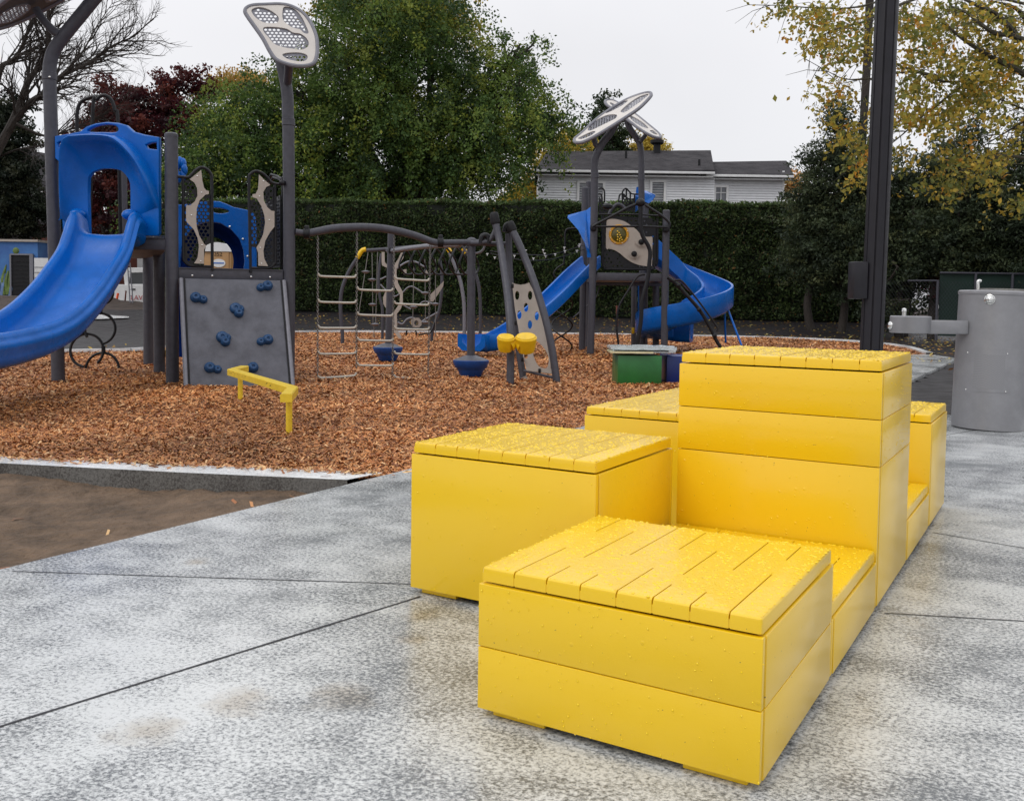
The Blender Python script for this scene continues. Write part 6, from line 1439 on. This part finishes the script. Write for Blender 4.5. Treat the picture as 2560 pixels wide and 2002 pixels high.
tree('orange leaved bush peeping past the right end of the house', [(1975, 470, 16, 24), (1985, 455, 12, 14)], 50, 1, 30, 60, .15, [(.55, .30, .10), (.5, .4, .16)], None, (1975, 500), .08, droop=.1, spread=.25, spray_len=.5)
tree('dark conifer at the left edge in front of the slate roof', [(10, 290, 30, 50), (15, 360, 55, 60), (20, 440, 75, 60), (30, 520, 75, 50), (10, 565, 70, 24)], 47, 1.6, 420, 90, .17, [(.014, .022, .014), (.022, .030, .017), (.032, .036, .018)], None, (15, 620), .2, droop=.5, spread=.2, spray_len=.8)
tree('dark thicket tree low behind the near slide', [(150, 500, 60, 60), (200, 545, 60, 40), (345, 545, 60, 50)], 49, 1.5, 140, 80, .15, [(.02, .028, .016), (.04, .02, .018)], None, (180, 620), .14, droop=.3, spread=.3, spray_len=.8)
# cedars at the right
CD = [(.050, .070, .036), (.072, .094, .045), (.032, .046, .027), (.10, .115, .05)]
def cedar(label, x, ytop, ybot, wpx, Y0, n, seed=0, name='cedar'):
    bl_ = []; m_ = 6
    for i in range(m_):
        t_ = (i + .5) / m_; bl_.append((x + random.uniform(-9, 9), ytop + (ybot - ytop) * t_, wpx * (.16 + .70 * t_ ** .8), (ybot - ytop) / m_ * .8))
    return tree(label, bl_, Y0, 1.0, int(n * .85), 80, .105, CD, [4, 3, 4, 1], (x, ybot + 5), .11, droop=.0, spread=.17, spray_len=.6, grp='dark cedars at the right', aspect=.4, name=name)
cedar('cedar at the right end of the hedge with a sloping ragged top', 2035, 395, 690, 62, 27.5, 300)
cedar('tall cedar just left of the lamp post', 2105, 300, 700, 66, 27, 420)
cedar('cedar hidden mostly behind the lamp post', 2180, 385, 720, 60, 26.5, 330)
cedar('slim cedar in the gap right of the lamp post', 2255, 425, 700, 50, 26, 260)
cedar('broad cedar above the side bowl of the fountain', 2335, 385, 680, 62, 25.5, 330)
cedar('pointed cedar above the fountain pedestal', 2410, 340, 670, 62, 25, 360)
cedar('shorter cedar right of the pointed one', 2480, 400, 680, 55, 25, 280)
cedar('cedar cut by the right edge of the photo', 2560, 340, 690, 70, 24.5, 360)
for x, t_, w_, Y_, lb_ in ((2660, 330, 75, 24, 'first cedar beyond the right edge of the photo'), (2790, 300, 85, 22, 'second cedar beyond the right edge of the photo'), (2960, 250, 100, 20, 'third cedar beyond the right edge of the photo'), (3160, 200, 120, 18, 'fourth cedar beyond the right edge of the photo'), (3420, 120, 150, 16, 'outermost cedar beyond the right edge of the photo')):
    cedar(lb_, x, t_, 740, w_, Y_, 260)
# thin trunks under the cedars
for i, (x, lean) in enumerate(((2252, 6), (2284, -4), (2290, 3), (2310, 0))):
    pass
# red and green thicket behind the fence
tree('dark red shrub behind the chain link fence', [(2420, 690, 45, 22), (2500, 700, 60, 26), (2380, 740, 40, 40)], 25.5, .5, 90, 70, .09, [(.09, .012, .016), (.05, .012, .014), (.03, .03, .015)], None, (2420, 790), .05, droop=.1, spread=.15, spray_len=.4, name='shrub')
tree('low dark bush under the cedars left of the fence', [(2240, 760, 40, 35), (2300, 740, 36, 50), (2200, 780, 40, 30)], 26, .6, 70, 55, .09, CD, None, (2270, 800), .05, droop=.1, spread=.16, spray_len=.4, name='shrub')
# chain-link fence with green windscreen
fc = empty('chain_link_fence', P(2440, 790, 23.5), 'grey chain link fence with dark green screen behind the fountain', 'fence'); yf_ = 23.5; fc.location.z = 0
M['screen'] = mat('dark_green_windscreen', (.008, .03, .022), .7, var=.4, vs=1)
for x, t0 in ((2345, 700), (2532, 684), (2440, 684)):
    mb = MB(); p = P(x, t0, yf_); mb.tube([(p.x, yf_, 0), p], .035, 8, 1); mb.build('post', M['post'], fc)
mb = MB(); mb.tube([P(2350, 682, yf_), P(2640, 686, yf_)], .025, 8, 1); mb.build('top_rail', M['post'], fc); mb = MB(); mb.tube([P(2270, 702, yf_), P(2345, 702, yf_)], .022, 8, 1); mb.build('top_rail', M['post'], fc)
mb = MB(); a, b = P(2350, 684, yf_ + .05), P(2640, 800, yf_ + .05); mb.box(((a.x + b.x) / 2, yf_ + .05, (a.z + .12) / 2 + .03), (b.x - a.x, .01, a.z - .1)); mb.build('windscreen', M['screen'], fc, smooth=False)
mb = MB(); a, b = P(2270, 702, yf_), P(2640, 702, yf_); n_ = int((b.x - a.x) / .085)
for i in range(n_):
    x = a.x + i * .085; zt2 = a.z
    for s_ in (1, -1):
        x2 = x + s_ * zt2 * .75
        mb.add([(x, yf_ - .012, .02), (x + .005, yf_ - .012, .02), (x2 + .005, yf_ - .012, zt2), (x2, yf_ - .012, zt2)], [(0, 1, 2, 3)])
mb.build('chain_mesh', M['post'], fc, smooth=False)
# pale building glimpsed through the gaps
pb_ = empty('building', P(2330, 700, 48), 'pale grey building glimpsed between the cedar trunks', 'building'); pb_.location.z = .8
a, b = P(2190, 640, 48), P(2420, 700, 48); mb = MB(); mb.box(((a.x + b.x) / 2, 50, 2.2), (b.x - a.x, 4, 3.0)); mb.build('wall', M['siding'], pb_, smooth=False)
# utility pole
up_ = empty('utility_pole', P(2150, 700, 30), 'weathered wooden utility pole beside the lamp post, rising into the yellow leaves', 'utility pole'); up_.location.z = .4
mb = MB(); mb.tube([P(2138, 690, 30), P(2152, 420, 30), P(2168, 150, 30), P(2176, -40, 30)], .125, 12, 1); mb.build('pole', M['bark'], up_)

# ---- yellowing tree reaching in from the right
zr = zs(1900, 0, .30443); YT = 13.
yt_ = empty('tree', Vector((P(2950, 800, YT).x, YT + 1, 0)), 'yellowing tree whose leafy boughs hang in from the right edge', 'tree')
mb = MB(); fork = Vector((P(2900, 330, YT).x, YT + .8, P(2900, 330, YT).z)); mb.tube([Vector((yt_.location.x, YT + 1, -.2)), Vector((yt_.location.x - .05, YT + 1, 1.5)), fork, fork + Vector((.2, .2, 3.2))], [.24, .2, .17, .1], 14, 4); mb.build('trunk', M['bark_light'], yt_)
limbs = [((2300, 680), (2168, 610), (2040, 540), (1900, 470), (1750, 380), (1600, 270), (1480, 150)), ((2300, 360), (2168, 330), (2050, 290), (1920, 270), (1800, 190), (1700, 110), (1560, 50)), ((2250, 260), (2168, 140), (2080, 60), (1900, 10)),
         ((2100, 290), (1950, 130), (1750, 30), (1600, -40)), ((2300, 960), (2168, 900), (2000, 830), (1850, 780), (1750, 730)), ((2300, 960), (2168, 1000), (2050, 1070), (1900, 1160), (1800, 1230)), ((1900, 540), (1860, 570), (1700, 660), (1500, 670), (1350, 610), (1180, 595), (900, 650), (700, 650), (560, 590), (380, 490)),
         ((1850, 600), (1600, 750), (1450, 870), (1330, 960), (1200, 1080), (1080, 1180), (900, 1320)), ((2200, 40), (1700, -60), (1200, -40), (800, 60), (500, 70), (200, 50), (40, 45)), ((1400, -50), (1100, 60), (850, 180), (600, 250), (450, 330)), ((1500, 640), (1200, 560), (900, 440), (700, 380), (430, 400)), ((2168, 1300), (2000, 1280), (1800, 1350), (1600, 1420)), ((2168, 500), (2060, 490), (1900, 500))]
mb = MB(); LP = []
for li, l in enumerate(limbs):
    y0_ = YT + random.uniform(-.8, .8); pts = [P(q[0], q[1], y0_ + .15 * math.sin(i + li)) for i, q in enumerate(zr(*l))]; pts = smoothpts(pts, 5); big_ = li in (0, 1, 2, 3)
    if l[0][0] >= 2200: mb.tube([fork.lerp(fork + UP * 1.5, (li % 4) / 4)] + [pts[0]], [.07, .05], 7, 1, cap=False)
    mb.tube(pts, [.045, .035, .025, .012] if big_ else [.022, .015, .010, .004], 6, 1, cap=False); LP += pts
    for p in pts[::2]:
        for _ in range(2):
            e_ = p + Vector((random.gauss(-.05, .35), random.gauss(0, .4), random.gauss(-.12, .22))); mb.tube([p, p.lerp(e_, .5) + Vector((0, 0, .05)), e_], [.006, .004, .002], 4, 1, cap=False); LP.append(e_)
mb.build('limbs', M['bark_light'], yt_)
regs = [(300, 60, 280, 60, 5), (600, 130, 260, 110, 9), (560, 330, 120, 70, 4), (700, 400, 200, 90, 6), (950, 200, 160, 140, 5), (620, 720, 130, 110, 4), (560, 950, 70, 60, 1.5), (800, 1100, 120, 110, 5), (830, 1300, 70, 180, 4), (1250, 120, 200, 130, 8), (1550, 120, 260, 140, 12), (1900, 150, 260, 160, 13), (1300, 400, 180, 160, 7), (1300, 700, 200, 110, 8), (1250, 900, 180, 120, 8), (1550, 420, 200, 120, 5), (1700, 600, 170, 130, 8), (1500, 950, 160, 120, 7), (1950, 500, 230, 130, 12), (2050, 350, 180, 90, 7), (1850, 760, 200, 110, 9), (1650, 850, 130, 70, 4), (2080, 700, 130, 120, 5), (1850, 950, 120, 60, 2.5), (2080, 980, 80, 60, 2), (1650, 1250, 160, 120, 5), (1850, 1350, 170, 110, 5), (1550, 1480, 150, 120, 5), (2050, 1200, 90, 110, 3), (1180, 1350, 80, 50, 1.2), (2150, 1640, 90, 60, 3), (1120, 1230, 60, 60, 1), (750, 1480, 60, 40, .8), (1900, 1500, 120, 80, 2)]
q = []; cc = []
LPa = np.array(LP)
for (cx, cy, rx, ry, wgt) in regs:
    for s_ in range(int(wgt * 5.2)):
        a, r_ = random.random() * 6.283, random.random() ** .5; px, py = zr((cx + math.cos(a) * rx * r_, cy + math.sin(a) * ry * r_))[0]; c = np.array(P(px, py, YT + random.gauss(0, .9)))
        d = np.linalg.norm(LPa[:, [0, 2]] - c[[0, 2]], axis=1); j = d.argmin()
        if d[j] > .25: c[[0, 2]] = c[[0, 2]] * .6 + LPa[j][[0, 2]] * .4
        n_ = random.randint(7, 16); u = RNG.random((n_, 1)); dr_ = np.array([random.gauss(-.1, .22), random.gauss(0, .2), -random.uniform(.05, .28)])
        q.append(c + dr_ * u + RNG.normal(size=(n_, 3)) * .05); kind_ = random.random()
        cc.append(pal(n_, [(.33, .27, .045), (.42, .31, .05), (.26, .24, .045), (.44, .29, .045)] if kind_ < .6 else ([(.16, .17, .04), (.22, .20, .045), (.12, .14, .035)] if kind_ < .93 else [(.52, .25, .03), (.42, .2, .03)]), None, .3))
q = np.concatenate(q); cc = np.concatenate(cc)
scatter('leaves', q, M['leaf'], .050 + .042 * RNG.random(len(q)), cc, None, tilt=3, aspect=.62, parent=yt_, bend=.15)

# ---- bare tree at the far left
YB = 19.; bt = empty('tree', Vector((P(-70, 700, YB).x, YB, 0)), 'bare leafless tree with fine twigs at the upper left corner', 'tree')
mb = MB(); tw = MB(); r_ = random.Random(21)
def grow(mbx, p, d, L_, r, lev):
    n_ = 5; pts = [p]; q_ = p
    for i in range(n_):
        d = (d + Vector((r_.gauss(0, .13), r_.gauss(0, .13), r_.gauss(.03, .12)))).normalized(); q_ = q_ + d * (L_ / n_); pts.append(q_)
    (mb if r > .02 else tw).tube(pts, [r, r * .8, r * .62, r * .45], 6 if r > .02 else 4, 1, cap=False)
    if lev == 0: return
    for i in range(1, n_ + 1):
        for _ in range(1 if lev > 1 else 2):
            if r_.random() < .72:
                a = r_.uniform(.35, .85) * r_.choice((-1, 1)); ax = Vector((r_.gauss(0, .4), 1, r_.gauss(0, .4))).normalized(); dd = Matrix.Rotation(a, 3, ax) @ d
                grow(mbx, pts[i], (dd + Vector((.08, 0, .08))).normalized(), L_ * r_.uniform(.42, .68), r * .46, lev - 1)
root_ = P(-30, 420, YB)
mb.tube([Vector((bt.location.x, YB, -.2)), Vector((bt.location.x, YB, 1.2)), root_], [.24, .2, .16], 12, 3)
LB = [[(-30, 420), (35, 298), (70, 207), (109, 149), (123, 88), (121, 0), (130, -60)], [(-30, 420), (40, 298), (84, 250), (109, 237), (144, 197), (184, 176), (225, 155), (274, 119), (335, 92)], [(-40, 380), (0, 180), (32, 155), (61, 105), (75, 60), (110, 10)], [(40, 310), (110, 340), (160, 330), (230, 300), (300, 260)], [(-20, 400), (40, 375), (100, 365), (170, 350)], [(-40, 380), (-60, 150), (-10, 60), (30, -20)], [(144, 197), (200, 140), (240, 70), (280, 10)]]
for i, l in enumerate(LB):
    pts = smoothpts([P(a, b, YB + .3 * math.sin(i * 2 + k_ * .8)) for k_, (a, b) in enumerate(l)], 4); r0 = (.10, .085, .07, .035, .03, .07, .03)[i]
    mb.tube(pts, [r0, r0 * .6, r0 * .4, r0 * .15], 7, 1, cap=False)
    for k_ in range(4, len(pts)):
        t_ = k_ / len(pts); d = (pts[k_] - pts[k_ - 1]).normalized()
        for _ in range(1 + (k_ % 3 == 0)):
            a = r_.uniform(.3, .8) * r_.choice((-1, 1)); dd = Matrix.Rotation(a, 3, Vector((r_.gauss(0, .5), 1, 0)).normalized()) @ d
            grow(None, pts[k_], dd, r_.uniform(.5, 1.1) * (1.1 - .4 * t_), r0 * .28 * (1.1 - .6 * t_) + .004, 2)
mb.build('trunk', M['bark'], bt); tw.build('twigs', M['bark'], bt)
